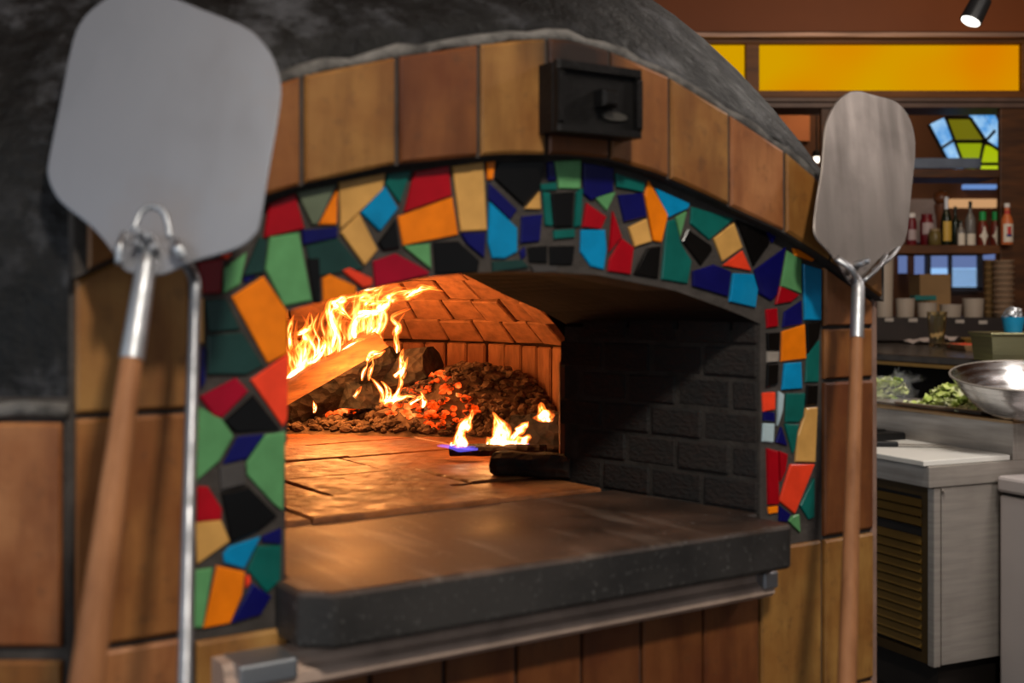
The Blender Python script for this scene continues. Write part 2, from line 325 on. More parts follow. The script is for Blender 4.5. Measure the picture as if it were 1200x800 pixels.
# --- mosaic: traced once, in millimetres of the oven front (x, z)
CC = dict(red=(160, 6, 22), crimson=(150, 4, 34), dred=(120, 4, 14), orange=(240, 124, 10), cream=(208, 156, 84), blue=(4, 134, 186), teal=(14, 92, 84), dark=(28, 56, 52), marble=(96, 104, 84),
    navy=(14, 14, 84), black=(11, 9, 8), green=(92, 150, 96), coral=(238, 66, 36), grey=(72, 68, 66), pale=(170, 190, 196), mirror=(150, 140, 130))
MOSAIC = '''
red -20 1606 11 1619 23 1580 -26 1568
marble 13 1621 62 1632 39 1585 32 1585
orange 64 1627 63 1586 41 1585
cream 66 1635 126 1649 123 1630 92 1601 68 1581
cream 92 1600 116 1558 99 1539 68 1577
blue 126 1633 143 1608 119 1580 94 1601
teal 129 1648 161 1654 146 1614 127 1636
navy 20 1578 64 1583 64 1571 21 1562
dark 25 1560 65 1570 98 1535 43 1526 32 1529
green -19 1569 16 1575 32 1498 -2 1492 -24 1533
dark -31 1569 -22 1564 -26 1529 -50 1525
green -72 1533 -46 1551 -54 1516 -72 1506
dred -102 1539 -73 1544 -76 1506 -95 1505
coral -76 1547 -62 1551 -68 1543 -74 1546
navy -50 1523 -34 1526 -48 1517
black 26 1546 41 1547 43 1495 35 1495
orange 45 1523 54 1528 87 1515 88 1506 46 1497
coral 70 1533 79 1536 109 1524 108 1515 97 1513
crimson 110 1544 140 1554 184 1534 186 1530 113 1514
green 150 1563 187 1567 189 1536
black 117 1566 140 1594 146 1561 123 1557
red 166 1653 214 1663 218 1627 152 1604
orange 143 1598 219 1625 227 1579 150 1564
cream 219 1663 264 1671 269 1586 231 1583
orange 269 1671 281 1673 278 1650 270 1649
black 285 1672 357 1678 350 1642 325 1619 281 1651
navy 272 1646 315 1613 304 1600 272 1625
blue 273 1622 315 1590 315 1560 296 1551 277 1551 271 1570
cream 350 1638 352 1615 327 1615
navy 322 1605 354 1609 350 1574 320 1571
navy 231 1581 267 1583 265 1551 239 1569
black 192 1569 227 1571 258 1548 256 1533 195 1531
dark 277 1547 322 1550 333 1541 278 1534
green 374 1679 417 1684 416 1645 381 1644
navy 362 1677 372 1678 376 1654 364 1653
teal 351 1648 377 1652 378 1642 353 1640
teal 355 1638 366 1638 371 1594 359 1595
black 368 1637 405 1641 402 1595 373 1593
teal 372 1589 407 1592 407 1581 373 1578
teal 409 1641 419 1646 416 1596 405 1594
navy 421 1680 471 1676 470 1644 433 1631 421 1639
green 439 1635 475 1644 460 1618
red 426 1627 459 1610 450 1593 419 1595
blue 417 1591 457 1592 460 1566 455 1539 433 1543 416 1562
red 470 1618 486 1584 464 1563
black 332 1566 362 1569 362 1547 334 1547
black 366 1568 407 1570 403 1545 367 1544
grey 335 1543 379 1543 379 1535 340 1534
navy 319 1560 327 1567 329 1555 322 1550
teal 475 1669 526 1660 524 1646 477 1651
navy 479 1640 522 1645 529 1613 490 1604
orange 533 1662 568 1617 556 1578 541 1580 526 1642
blue 543 1653 608 1634 606 1628 568 1613
green 582 1614 602 1623 590 1587
teal 566 1608 580 1611 592 1578 612 1553 604 1521 556 1527
black 531 1570 555 1573 550 1528 507 1533
red 486 1582 507 1570 501 1533 462 1537 464 1552
cream 497 1597 529 1610 538 1579 508 1571
teal 612 1630 694 1616 646 1584 610 1606
black 605 1598 650 1576 652 1569 630 1547 594 1581
cream 654 1586 694 1610 711 1575 671 1554
coral 711 1570 729 1541 673 1548
black 699 1615 757 1600 766 1582 733 1548
navy 761 1599 780 1592 771 1583
navy 614 1539 654 1549 688 1539 682 1503 614 1518
blue 692 1537 733 1536 742 1514 737 1487 685 1496
navy 735 1542 800 1577 782 1506 770 1497 744 1508
green 804 1572 834 1560 834 1508 791 1519
orange 816 1576 829 1574 862 1560 857 1557 820 1565
red 788 1519 829 1506 811 1495 779 1492
blue 838 1553 877 1545 876 1467 841 1468
navy 798 1480 835 1497 837 1462 794 1457
red 759 1484 782 1486 784 1459 762 1457
black 761 1449 788 1450 786 1423 762 1424
mirror 762 1422 786 1421 785 1406 762 1406
black 762 1403 785 1403 783 1373 760 1369
orange 793 1451 842 1461 845 1409 791 1406
blue 798 1403 833 1404 835 1364 793 1364
black 845 1464 876 1466 872 1440 848 1417
teal 874 1436 872 1372 843 1373 847 1414
coral 752 1361 778 1361 778 1335 754 1333
pale 786 1362 796 1357 793 1331 783 1311 780 1327
teal 802 1358 842 1357 839 1321 829 1313 800 1315
black 847 1369 871 1368 869 1338 843 1338
navy 754 1333 777 1331 777 1317 754 1320
pale 754 1316 777 1314 775 1286 752 1289
navy 791 1309 804 1279 780 1286
teal 798 1313 828 1310 820 1272 815 1267
cream 844 1334 869 1334 864 1250 822 1254 826 1293 841 1321
red 761 1279 783 1273 785 1193 764 1195
red 787 1273 804 1267 800 1241 789 1227
coral 811 1251 863 1247 820 1176 787 1198
teal 862 1226 862 1166 850 1164 831 1187
orange 764 1191 785 1191 784 1181 766 1181
navy 787 1191 811 1176 804 1165 787 1168
green 815 1173 829 1174 831 1146 806 1166
cream -111 1500 -95 1500 -95 1452 -113 1452
dark -94 1498 -69 1500 -53 1466 -88 1464
dark -90 1460 -51 1463 -26 1425 -46 1416 -90 1418
orange -63 1502 -26 1525 2 1486 2 1438 -21 1428
navy -99 1448 -93 1446 -93 1409 -98 1402
coral -41 1410 3 1438 2 1364 -3 1356
crimson -99 1394 -58 1413 -44 1398 -74 1370 -83 1372
green -101 1384 -74 1368 -61 1349 -77 1323 -103 1303
black -38 1393 -6 1353 -59 1353 -72 1366
navy -56 1348 -25 1349 -46 1323 -73 1319
green -24 1348 0 1350 -3 1261 -14 1270 -45 1305 -46 1318
grey -77 1317 -48 1321 -47 1295 -75 1291
black -75 1287 -44 1292 -10 1256 -32 1242 -64 1232
red -102 1297 -90 1296 -74 1270 -75 1258 -102 1259
cream -104 1258 -75 1258 -65 1234 -102 1213
green -104 1207 -85 1207 -96 1144 -106 1145
orange -80 1209 -48 1198 -51 1173 -65 1144 -95 1143
blue -73 1220 -66 1228 -30 1235 -49 1202 -71 1211
navy -28 1235 -5 1242 -5 1224 -28 1229
teal -34 1225 -5 1222 -6 1183 -22 1171 -45 1200
coral -47 1194 -42 1193 -41 1185 -47 1180
navy -39 1184 -17 1167 -30 1148 -64 1144
'''
for line in MOSAIC.strip().splitlines():
    q = line.split(); v = [int(x)/1000 for x in q[1:]]; poly = list(zip(v[::2], v[1::2]))
    if q[0] == 'pale': poly = poly[:4]
    c = lin(*CC[q[0]]); k = random.uniform(.9, 1.08); c = tuple(x*k for x in c[:3])+(1,)
    obj('mosaic_tile', MB().slab(poly, random.uniform(-.0048, -.0034), 0, .0012), M['mosaic'], oven, color=c)

# --- terracotta tiles
TC = dict(y=(152, 110, 58), o=(148, 98, 50), r=(122, 74, 38), p=(162, 108, 66), k=(112, 66, 34), l=(164, 122, 64))
def ttile(poly, c, d=-.007):
    k = random.uniform(.95, 1.05)
    return obj('terracotta_tile', MB().slab(poly, d-random.uniform(0, .002), 0, .003), M['terra'], oven, color=tuple(x*k for x in lin(*TC[c])[:3])+(1,))
js = [-.225, -.112, .010, .130, .243, .345, .446, .550, .663, .775, .873, .992]
for i, c in enumerate('yoyryroyply'):
    a, b = js[i]+.003, js[i+1]-.003; m = [a+(b-a)*k/4 for k in range(5)]
    ttile([(x, inner(x)+.003) for x in m]+[(x, outer(x)-.003) for x in m[::-1]], c, -.027)
for (a, b, z0, z1, c) in [(-.229, -.113, 1.383, None, 'y'), (-.229, -.113, 1.143, 1.377, 'o'), (-.229, -.113, .9, 1.136, 'p'), (-.229, -.113, .66, .893, 'o'),
        (.882, .992, 1.459, None, 'p'), (.882, .992, 1.377, 1.453, 'o'), (.882, .992, 1.136, 1.371, 'r'), (.882, .992, .9, 1.129, 'l'), (.882, .992, .66, .894, 'y')]:
    if z1 is None: ttile([(a, z0), (b, z0), (b, inner(b)-.004), (a, inner(a)-.004)], c)
    else: ttile([(a, z0), (b, z0), (b, z1), (a, z1)], c)
jb = [-.107, .003, .104, .205, .311, .415, .517, .63, .743, .876]
for r, (z0, z1) in enumerate([(.9, 1.118), (.66, .893)]):
    for i, c in enumerate(['l', 'o', 'r', 'r', 'r', 'k', 'r', 'r', 'l'] if r == 0 else 'oroyrorly'):
        a, b = jb[i]+.003, jb[i+1]-.003
        ttile([(a, z0), (b, z0), (b, z1+(.012 if a > .74 or a < -.05 else 0)), (a, z1+(.012 if a > .74 or a < -.05 else 0))], c)

# --- base body and left flank
OUT = [(-.235, 0), (-.61, .25), (-.76, .6), (-.76, 1.3), (-.4, 1.9), (.38, 2.1), (1.15, 1.9), (1.5, 1.4), (1.45, .9), (1.28, .48), (1.09, .16), (1.0, 0)]
mb = MB()
mb.rings([[(s, d+.002, 0) for s, d in OUT], [(s, d+.002, 1.10) for s, d in OUT]])
side = OUT[1:-1]
for (a, b) in zip(OUT, OUT[1:]):                      # upper side walls, hollow round the chamber
    nx, ny = (b[1]-a[1]), -(b[0]-a[0]); L = math.hypot(nx, ny); nx, ny = -nx/L*.05, -ny/L*.05
    mb.rings([[(a[0], a[1], 1.10), (b[0], b[1], 1.10), (b[0]-nx, b[1]-ny, 1.10), (a[0]-nx, a[1]-ny, 1.10)], [(a[0], a[1], 1.40), (b[0], b[1], 1.40), (b[0]-nx, b[1]-ny, 1.40), (a[0]-nx, a[1]-ny, 1.40)]])
obj('base_body', mb, M['grout'], oven)
A = Vector((-.235, 0)); B = Vector((-.61, .25)); fd = (B-A).normalized(); fn = Vector((fd.y, -fd.x))
if fn.y > 0: fn = -fn
for (t0, t1) in [(.006, .118), (.124, .236), (.242, .354), (.36, .44)]:
    for (z0, z1, c) in [(1.146, 1.374, 'p'), (.9, 1.132, 'y'), (.66, .893, 'o')]:
        f = lambda a, d, b: (A.x+fd.x*a-fn.x*d, A.y+fd.y*a-fn.y*d, b)
        obj('terracotta_tile', MB().slab([(t0, z0), (t1, z0), (t1, z1), (t0, z1)], -.007, 0, .003, f), M['terra'], oven, color=lin(*TC[c]))

# --- dome of black plaster
APEX = Vector((.38, 1.0, 2.20)); DP = 3.2
base = []
def seg(p, q, n, z0, z1):
    for i in range(n): t = i/n; base.append((p[0]+(q[0]-p[0])*t, p[1]+(q[1]-p[1])*t, z0+(z1-z0)*t))
zl, zr = outer(-.235), outer(1.0)
ring = OUT[::-1]
for i in range(60):
    s = -.235+1.235*i/60; base.append((s, -.012, outer(s)))
full = [(.9999, .001)]+OUT[::-1][1:-1]+[(-.2349, .001)]
for p, q in zip(full, full[1:]):
    n = 8; seg(p, q, n, zr if p[0] > .4 else zl, zr if q[0] > .4 else zl)
base.append((-.2349, .001, zl))
mb = MB(); R = []; T = 22
R.append([(x, y+.02 if i < 60 else y, z-.02) if i < 60 else (x, y, 1.385) for i, (x, y, z) in enumerate(base)])
for k in range(T):
    t = k/T; h = t; zf = 1-(1-t)**DP
    R.append([(x+(APEX.x-x)*h, y+(APEX.y-y)*h, z+(APEX.z-z)*zf) for x, y, z in base])
mb.rings(R, False, True)
dome = obj('plaster_dome', mb, M['plaster'], oven, smooth=True)
mb = MB(); mb.tube([(-.235+1.235*i/40, -.017, outer(-.235+1.235*i/40)+.003+.002*math.sin(i*2.3)) for i in range(41)], [.008+.002*math.sin(i*1.7) for i in range(41)], 7)
pts = [A+fd*(i*.45/10) for i in range(11)]
mb.tube([(p.x+fn.x*.002, p.y+fn.y*.002, 1.386+.003*math.sin(i*2)) for i, p in enumerate(pts)], .009, 7)
obj('plaster_rim', mb, M['rim'], oven, smooth=True)

# --- throat: jamb walls of sooty brick, vault, inner arch
TD = .40
mb = MB()
entry = curve([(.064, 1.459), (.12, 1.478), (.19, 1.503), (.27, 1.540), (.34, 1.556), (.41, 1.556), (.4836, 1.539), (.567, 1.504), (.6406, 1.478), (.686, 1.457)])
nn = 40
ra = [(.75*i/nn, .002, opening(.75*i/nn)) for i in range(nn+1)]
rb = [(.064+.622*i/nn, TD, entry(.064+.622*i/nn)) for i in range(nn+1)]
rm_ = [tuple((p+q)/2 for p, q in zip(a, b)) for a, b in zip(ra, rb)]; rm_ = [(x, y, z+.004) for x, y, z in rm_]
mb.rings([ra, rm_, rb], False, False, False)
mb.rings([rb, [(x, y+.012, z+.012) for x, y, z in rb], [(x, y+.02, 1.75) for x, y, z in rb]], False, False, False)
for s0, s1, e in ((.753, .689, 1), (-.003, .061, -1)): mb.add([(s0, 0.0, 1.1), (s1, TD, 1.1), (s1, TD, 1.7), (s0, 0.0, 1.7), (s1, TD, 1.1), (s1+e*.2, TD+.02, 1.1), (s1+e*.2, TD+.02, 1.75), (s1, TD, 1.75)], [(0, 1, 2, 3), (4, 5, 6, 7)])
obj('throat', mb, M['black'], oven)
gm = simple('grey_mortar', (58, 53, 49), .95, 0, .5, 25, .6)
for s0, s1, zt in ((.7487, .6847, 1.452), (.0013, .0653, 1.474)): obj('jamb_mortar', MB().rings([[(s0, .002, 1.16), (s1, TD, 1.16), (s1, TD, zt), (s0, .002, zt)], [(s0+(.02 if s0 > .4 else -.02), .002, 1.16), (s1+(.02 if s0 > .4 else -.02), TD, 1.16), (s1+(.02 if s0 > .4 else -.02), TD, zt), (s0+(.02 if s0 > .4 else -.02), .002, zt)]]), gm, oven)
obj('corner_trim', MB().box((.9995, .006, .77), (.012, .022, 1.53)), simple('pale_corner_grout', (142, 112, 98), .85, 0, .3, 20, .4), oven, bevel=.003)
def bevel_mesh(me, w):
    bm = bmesh.new(); bm.from_mesh(me); bmesh.ops.bevel(bm, geom=bm.edges[:], offset=w, segments=1, affect='EDGES'); bm.to_mesh(me); bm.free(); return me
jm = MB().box((0, 0, 0), (.1, .03, .046)); jbr = bevel_mesh(jm.mesh('jamb_brick'), .004)
ang = math.atan2(TD, -.064)
jhalf = bevel_mesh(MB().box((0, 0, 0), (.047, .03, .046)).mesh('jamb_brick'), .004)
for sgn in (1, -1):
    for r in range(6):
        k = 0.004
        while k < .39:
            half = (k < .01 and r % 2 == 1); L = .047 if half else .1; a = k+L/2; k += L+.0035
            if a > .375: break
            s = .7525-.064*a/TD if sgn > 0 else -.0025+.064*a/TD
            o = obj('jamb_brick', jhalf if half else jbr, M['sooty'], oven)
            o.location = (s+sgn*.0095+random.uniform(-.002, .002), a, 1.207+.0495*r); o.rotation_euler = (0, random.uniform(-.01, .01), (ang if sgn > 0 else PI-ang))

# --- chamber: ring of standing bricks and a dome of brick courses
CS, CDp, CR = .375, 1.106, .72; SPR = 1.388
mb = MB(); n = 64
def cang(i): return -PI/2+PI*.15+(2*PI-PI*.30)*i/n       # leaves the doorway open
mb.rings([[(CS+(CR+.055)*math.cos(cang(i)), CDp+(CR+.055)*math.sin(cang(i)), z) for i in range(n+1)] for z in (1.1, SPR+.03)], False, False, False)
PH0 = math.radians(50); RS = CR/math.sin(PH0); ZC = SPR-RS*math.cos(PH0)
mb.rings([[(CS+(RS+.05)*math.sin(PH0*(1.03-k/12))*math.cos(cang(i)), CDp+(RS+.05)*math.sin(PH0*(1.03-k/12))*math.sin(cang(i)), ZC+(RS+.05)*math.cos(PH0*(1.03-k/12))) for i in range(n+1)] for k in range(13)], False, False, False)
obj('chamber_shell', mb, M['mortar'], oven)
wb = bevel_mesh(MB().box((0, 0, 0), (.062, .06, .2)).mesh('wall_brick'), .004)
nb = 68
for i in range(nb):
    th = 2*PI*i/nb
    if math.sin(th) < -.86: continue
    o = obj('wall_brick', wb, M['fire'], oven); r = CR+.03+random.uniform(-.003, .004)
    o.location = (CS+r*math.cos(th), CDp+r*math.sin(th), HEARTH+.098+random.uniform(-.003, .002)); o.rotation_euler = (0, random.uniform(-.012, .012), th-PI/2+random.uniform(-.02, .02))
course_mesh = {}
NC = 11; dphi = PH0/NC
for c in range(NC):
    ph = PH0-(c+.5)*dphi; r = RS*math.sin(ph); cnt = max(5, round(2*PI*r/.112)); wdt = 2*PI*r/cnt
    key = c
    bm_ = MB(); w0 = 2*PI*RS*math.sin(ph+dphi/2)/cnt/2-.002; w1 = 2*PI*RS*math.sin(max(0, ph-dphi/2))/cnt/2-.002; hh = RS*dphi/2-.0015
    w1 = max(w1, .004)
    bm_.rings([[(-w0, -.03, -hh), (w0, -.03, -hh), (w1, -.03, hh), (-w1, -.03, hh)], [(-w0*1.05, .03, -hh), (w0*1.05, .03, -hh), (w1*1.05, .03, hh), (-w1*1.05, .03, hh)]])
    me = bevel_mesh(bm_.mesh('dome_brick'), .003)
    for i in range(cnt):
        th = 2*PI*(i+(.5 if c % 2 else 0)+.15*math.sin(c*5))/cnt
        if math.sin(th)*r < -.22: continue
        if math.sin(th) < -.45 and r > .35: continue
        nrm = Vector((math.sin(ph)*math.cos(th), math.sin(ph)*math.sin(th), math.cos(ph)))
        upv = Vector((-math.cos(ph)*math.cos(th), -math.cos(ph)*math.sin(th), math.sin(ph)))
        xv = nrm.cross(upv)
        Rm = Matrix((xv, nrm, upv)).transposed().to_4x4() @ Matrix.Rotation(random.uniform(-.03, .03), 4, 'X') @ Matrix.Rotation(random.uniform(-.035, .035), 4, 'Z')
        o = obj('dome_brick', me, M['fire'], oven)
        o.matrix_local = Matrix.Translation(Vector((CS, CDp, ZC))+nrm*(RS+.03+random.uniform(-.004, .004))) @ Rm

# --- ledge stone, rail, hearth slabs, flue box
led = [(.722, 0), (.749, .001), (.7036, .29), (.0464, .29), (.001, .001), (-.012, 0), (-.012, -.062), (.018, -.092), (.716, -.092), (.724, -.084)]
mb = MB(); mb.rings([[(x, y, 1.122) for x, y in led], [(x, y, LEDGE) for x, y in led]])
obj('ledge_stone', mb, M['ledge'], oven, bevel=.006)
mb = MB()
s0, s1 = -.088, .722
mb.rings([[(s, d, z) for d, z in [(0, 1.075), (-.05, 1.075), (-.056, 1.081), (-.056, 1.093), (-.046, 1.098), (-.046, 1.106), (-.04, 1.112), (0, 1.112)]] for s in (s0, s1)])
obj('steel_rail', mb, M['rail'], oven)
for s, w_ in ((s0+.045, .066), (s1-.012, .028)): obj('rail_bracket', MB().box((s, -.030, 1.101), (w_, .064, .024)), M['alu'], oven, bevel=.003, label='bright metal end cap of the rail')
mb = MB(); mb.lathe([(CR+.06, 1.1), (CR+.06, 1.155)], (CS, CDp, 0), 48); mb.box((.375, .39, 1.13), (.6, .2, .06))
obj('hearth_bed', mb, M['mortar'], oven)
ds = [.292, .455, .66, .87, 1.09, 1.3, 1.5, 1.68, 1.84]
for r in range(len(ds)-1):
    k = -1; x = -.42+(.14 if r % 2 else 0)+random.uniform(-.02, .02)
    while x < 1.16:
        x1 = x+random.uniform(.25, .33); a, b = ds[r]+.002, ds[r+1]-.002
        cxm, cym = (x+x1)/2, (a+b)/2
        lim = (.068, .682) if b < .5 else (-9, 9)
        xa, xb = max(x+.0015, lim[0]), min(x1-.0015, lim[1])
        if xb-xa > .05 and (math.hypot(cxm-CS, cym-CDp) < CR+.02 or b < .5):
            j = lambda: random.uniform(-.0015, .0015)
            poly = []
            for (p, q) in [((xa, a), (xb, a)), ((xb, a), (xb, b)), ((xb, b), (xa, b)), ((xa, b), (xa, a))]:
                for t in (0, .5): poly.append((p[0]+(q[0]-p[0])*t+j(), p[1]+(q[1]-p[1])*t+j()))
            top = HEARTH+random.uniform(-.003, .002); tx, ty = random.uniform(-.005, .005), random.uniform(-.006, .006)
            g = lambda p, d, q, top=top, tx=tx, ty=ty, cxm=cxm, cym=cym: (p, q, top-d+(p-cxm)*tx+(q-cym)*ty if d < .02 else 1.14)
            obj('hearth_slab', MB().slab(poly, 0, .05, .0025, g), M['hearth'], oven, smooth=30)
        x = x1
# iron flue box with its knob
fl = MB(); fl.slab([(.331, 1.708), (.467, 1.708), (.467, 1.795), (.331, 1.795)], -.062, -.02, .005)
fb = obj('flue_box', fl, M['iron'], oven)
mb = MB()
for (a, b, c, d) in [(.331, 1.708, .467, 1.717), (.331, 1.786, .467, 1.797), (.331, 1.717, .341, 1.786), (.457, 1.717, .467, 1.786)]: mb.slab([(a, b), (c, b), (c, d), (a, d)], -.07, -.06, .003)
obj('rim_frame', mb, M['iron'], fb)
mb = MB(); mb.slab([(.392, 1.742), (.416, 1.742), (.416, 1.764), (.392, 1.764)], -.084, -.062, .004)
obj('knob', mb, M['iron'], fb)
obj('badge', MB().slab([(.424+.021*math.cos(k*PI/6), 1.733+.006*math.sin(k*PI/6)) for k in range(12)], -.066, -.061, .001), simple('worn_badge', (92, 88, 82), .5, .7), fb, label='small worn oval plate')

# ================================================================== FIRE
def cat(pts, n):                                       # smooth curve through points
    P = [Vector(p) for p in pts]; out = []
    if len(P) == 2: return [P[0].lerp(P[1], i/(n-1)) for i in range(n)]
    for i in range(n):
        t = i/(n-1)*(len(P)-1); k = min(int(t), len(P)-2); f = t-k
        a, b, c, d = P[max(k-1, 0)], P[k], P[k+1], P[min(k+2, len(P)-1)]
        out.append(.5*((2*b)+(c-a)*f+(2*a-5*b+4*c-d)*f*f+(3*b-a-3*c+d)*f**3))
    return out
class Flames(MB):
    def __init__(s): super().__init__(); s.att = []
    def tongue(s, pts, wid, heat, n=18, flat=.4, base=.55):
        # pts: base to tip; wid: half width; heat 0..1
        P = cat(pts, n); R = []; h = random.randint(0, 400)/10+min(heat, .99)/10; m = 10
        for i, p in enumerate(P):
            v = i/(n-1); t = (P[min(i+1, n-1)]-P[max(i-1, 0)]).normalized()
            lat = Vector((t.z, 0, -t.x)); lat = lat.normalized() if lat.length > 1e-4 else Vector((1, 0, 0))
            r = wid*(base+(1-base)*min(1, v*4))*(1-v**1.6)**.8*(1+.25*math.sin(v*9+h*7))+.0006
            dep = Vector((0, 1, 0))*flat
            R.append([p+lat*r*math.cos(2*PI*k/m)+dep*r*math.sin(2*PI*k/m) for k in range(m)])
            s.att += [(math.cos(2*PI*k/m), v, h) for k in range(m)]
        s.rings(R, False, False)
    def make(s, name, m):
        me = s.mesh(name); a = me.attributes.new('burn_uv', 'FLOAT_VECTOR', 'POINT')
        a.data.foreach_set('vector', [c for q in s.att for c in q]); o = obj(name, me, m); 
        for p in me.polygons: p.use_smooth = True
        return o
fl = Flames(); U = random.uniform
def T(wpx, heat, Y, *pts, **k): fl.tongue([px(x, y, Y+k.get('dy', 0)) for x, y in pts], wpx*Y/1400, heat, **{a: b for a, b in k.items() if a != 'dy'})
# the blaze behind and over the big log
for args in [
    (9, .95, 2.90, (334, 452), (352, 436), (368, 420), (384, 408)), (8, .98, 2.89, (336, 446), (350, 432), (356, 420), (358, 405)), (7, .95, 2.91, (362, 428), (374, 416), (380, 404), (377, 394)),
    (8, .95, 2.93, (388, 418), (394, 396), (389, 376), (385, 358), (392, 346)), (10, .95, 2.93, (386, 370), (392, 356), (402, 366), (414, 375)), (7, .9, 2.94, (416, 398), (414, 384), (422, 370), (432, 365)),
    (8, .98, 2.94, (418, 370), (434, 366), (447, 365), (455, 352)), (7, .8, 2.95, (440, 366), (452, 356), (456, 347), (447, 350)), (6, .55, 2.93, (356, 428), (360, 405), (356, 390), (362, 372)),
    (5, .5, 2.92, (341, 410), (339, 392), (341, 378), (345, 368)), (5, .5, 2.92, (347, 392), (356, 388), (366, 380), (364, 366)), (4, .45, 2.92, (372, 416), (374, 400), (368, 382), (374, 366)),
    (5, .45, 2.94, (398, 412), (402, 396), (398, 382), (404, 372)), (4, .6, 2.9, (400, 412), (412, 404), (424, 398), (438, 398)), (5, .5, 2.92, (432, 402), (438, 388), (446, 376), (450, 360)),
    (4, .45, 2.9, (466, 428), (466, 412), (464, 396), (466, 380), (475, 366)), (6, .9, 2.84, (470, 444), (472, 430), (470, 420), (473, 408)), (4, .6, 2.83, (462, 442), (468, 436), (474, 430), (478, 418)),
    (5, .75, 2.8, (450, 474), (456, 462), (452, 452), (446, 446)), (5, .7, 2.8, (458, 474), (466, 460), (470, 448), (468, 440)), (4, .55, 2.8, (446, 472), (448, 460), (440, 448), (434, 442)),
    (6, .85, 2.82, (430, 424), (436, 416), (446, 414), (452, 410)), (3, .5, 2.8, (424, 446), (426, 436), (430, 428), (430, 420)), (3, .5, 2.8, (432, 446), (434, 434), (437, 426), (436, 418)),
    (4, .85, 2.75, (494, 478), (497, 470), (495, 464), (493, 458)), (4, .7, 2.76, (480, 474), (485, 470), (492, 466), (498, 462)), (3, .7, 2.74, (368, 484), (369, 478), (368, 473), (367, 469)),
    (4, .6, 2.8, (410, 468), (416, 464), (420, 458), (424, 452)), (4, .5, 2.78, (446, 470), (470, 466), (482, 464), (500, 470))]: T(args[0], args[1], args[2], *args[3:])
for i in range(38):                                    # orange body of the blaze
    x = U(336, 462); yb = 452-(x-336)*.5+U(-14, 6); h = U(38, 85)*(1-.25*abs(x-400)/70)
    if yb-h < 322: h = yb-322-U(0, 10)
    T(U(4, 10), U(.05, .42), U(2.9, 3.0), (x, yb), (x+U(-7, 9), yb-h*.35), (x+U(-8, 12), yb-h*.68), (x+U(-6, 22), yb-h))
for i in range(20):                                    # licking along the dome
    x = U(380, 480); y = U(330, 358); T(U(4, 9), U(.05, .5), U(2.72, 2.9), (x, y), (x+U(6, 14), y-U(3, 8)), (x+U(16, 28), y-U(4, 12)), (x+U(28, 48), y-U(4, 16)))
blaze = tag(fl.make('blaze', M['flame']), 'tall orange and white flames leaping over the burning log at the back of the oven', 'flames', kind='stuff')
# small flames on the right
small = thing('small_flames', 'row of small white-tipped flames over the dark burner wood at right of the hearth', 'flames', px(580, 524, 2.3))
def sf(lab, *tongues):
    global fl
    fl = Flames()
    for a in tongues: T(a[0]*1.35, *a[1:], flat=.8)
    o = fl.make('flame', M['flame']); o.parent = small; o.matrix_parent_inverse = Matrix.Translation(-small.location)
    if lab: o['label'] = lab
sf(None, (7, .98, 2.3, (539, 524), (538, 512), (543, 498), (549, 487)), (5, .8, 2.3, (545, 506), (548, 496), (552, 488), (554, 479)), (6, .9, 2.31, (528, 523), (534, 521), (541, 518), (546, 520)), (5, .98, 2.3, (545, 524), (542, 514), (540, 506), (541, 500)))
sf(None, (8, .98, 2.29, (589, 523), (591, 508), (586, 496), (577, 482)), (8, .99, 2.29, (592, 523), (588, 512), (582, 498), (580, 484)), (7, .95, 2.3, (570, 522), (577, 518), (580, 512), (577, 508)), (6, .98, 2.3, (596, 523), (604, 510), (611, 503), (616, 494)), (5, .8, 2.3, (606, 506), (610, 502), (616, 498), (619, 493)), (7, .9, 2.3, (602, 523), (612, 518), (618, 513), (623, 511)), (7, .98, 2.31, (574, 521), (586, 519), (600, 518), (612, 519)))
sf('lone flame on top of the charred wood', (9, .98, 2.36, (638, 494), (637, 486), (635, 480), (634, 471)), (6, .95, 2.36, (641, 494), (641, 488), (637, 482), (635, 476)))
bl = N('blue_flame'); bl.t.nodes.remove(bl.p); e = bl.n('ShaderNodeEmission'); e.inputs[0].default_value = (.16, .12, .9, 1); e.inputs[1].default_value = .35; tr = bl.n('ShaderNodeBsdfTransparent'); ad = bl.n('ShaderNodeAddShader')
bl.l(e.outputs[0], ad.inputs[0]); bl.l(tr.outputs[0], ad.inputs[1]); bl.l(ad.outputs[0], bl.out.inputs['Surface'])
fl = Flames(); T(3.2, .5, 2.29, (620, 522), (590, 523), (555, 525), (515, 521)); T(2.2, .5, 2.28, (560, 526), (540, 527), (530, 525), (512, 522))
o = fl.make('blue_flame_base', bl.m); o.parent = small; o.matrix_parent_inverse = Matrix.Translation(-small.location); o['label'] = 'low blue violet base of the flames'
point('blaze_light', px(395, 395, 2.78), .09, 10.5, (1, .38, .095))
point('blaze_glow_dome', px(440, 362, 2.6), .07, 1.6, (1, .42, .13))
point('small_flame_light', px(575, 496, 2.30), .03, .8, (1, .42, .12))

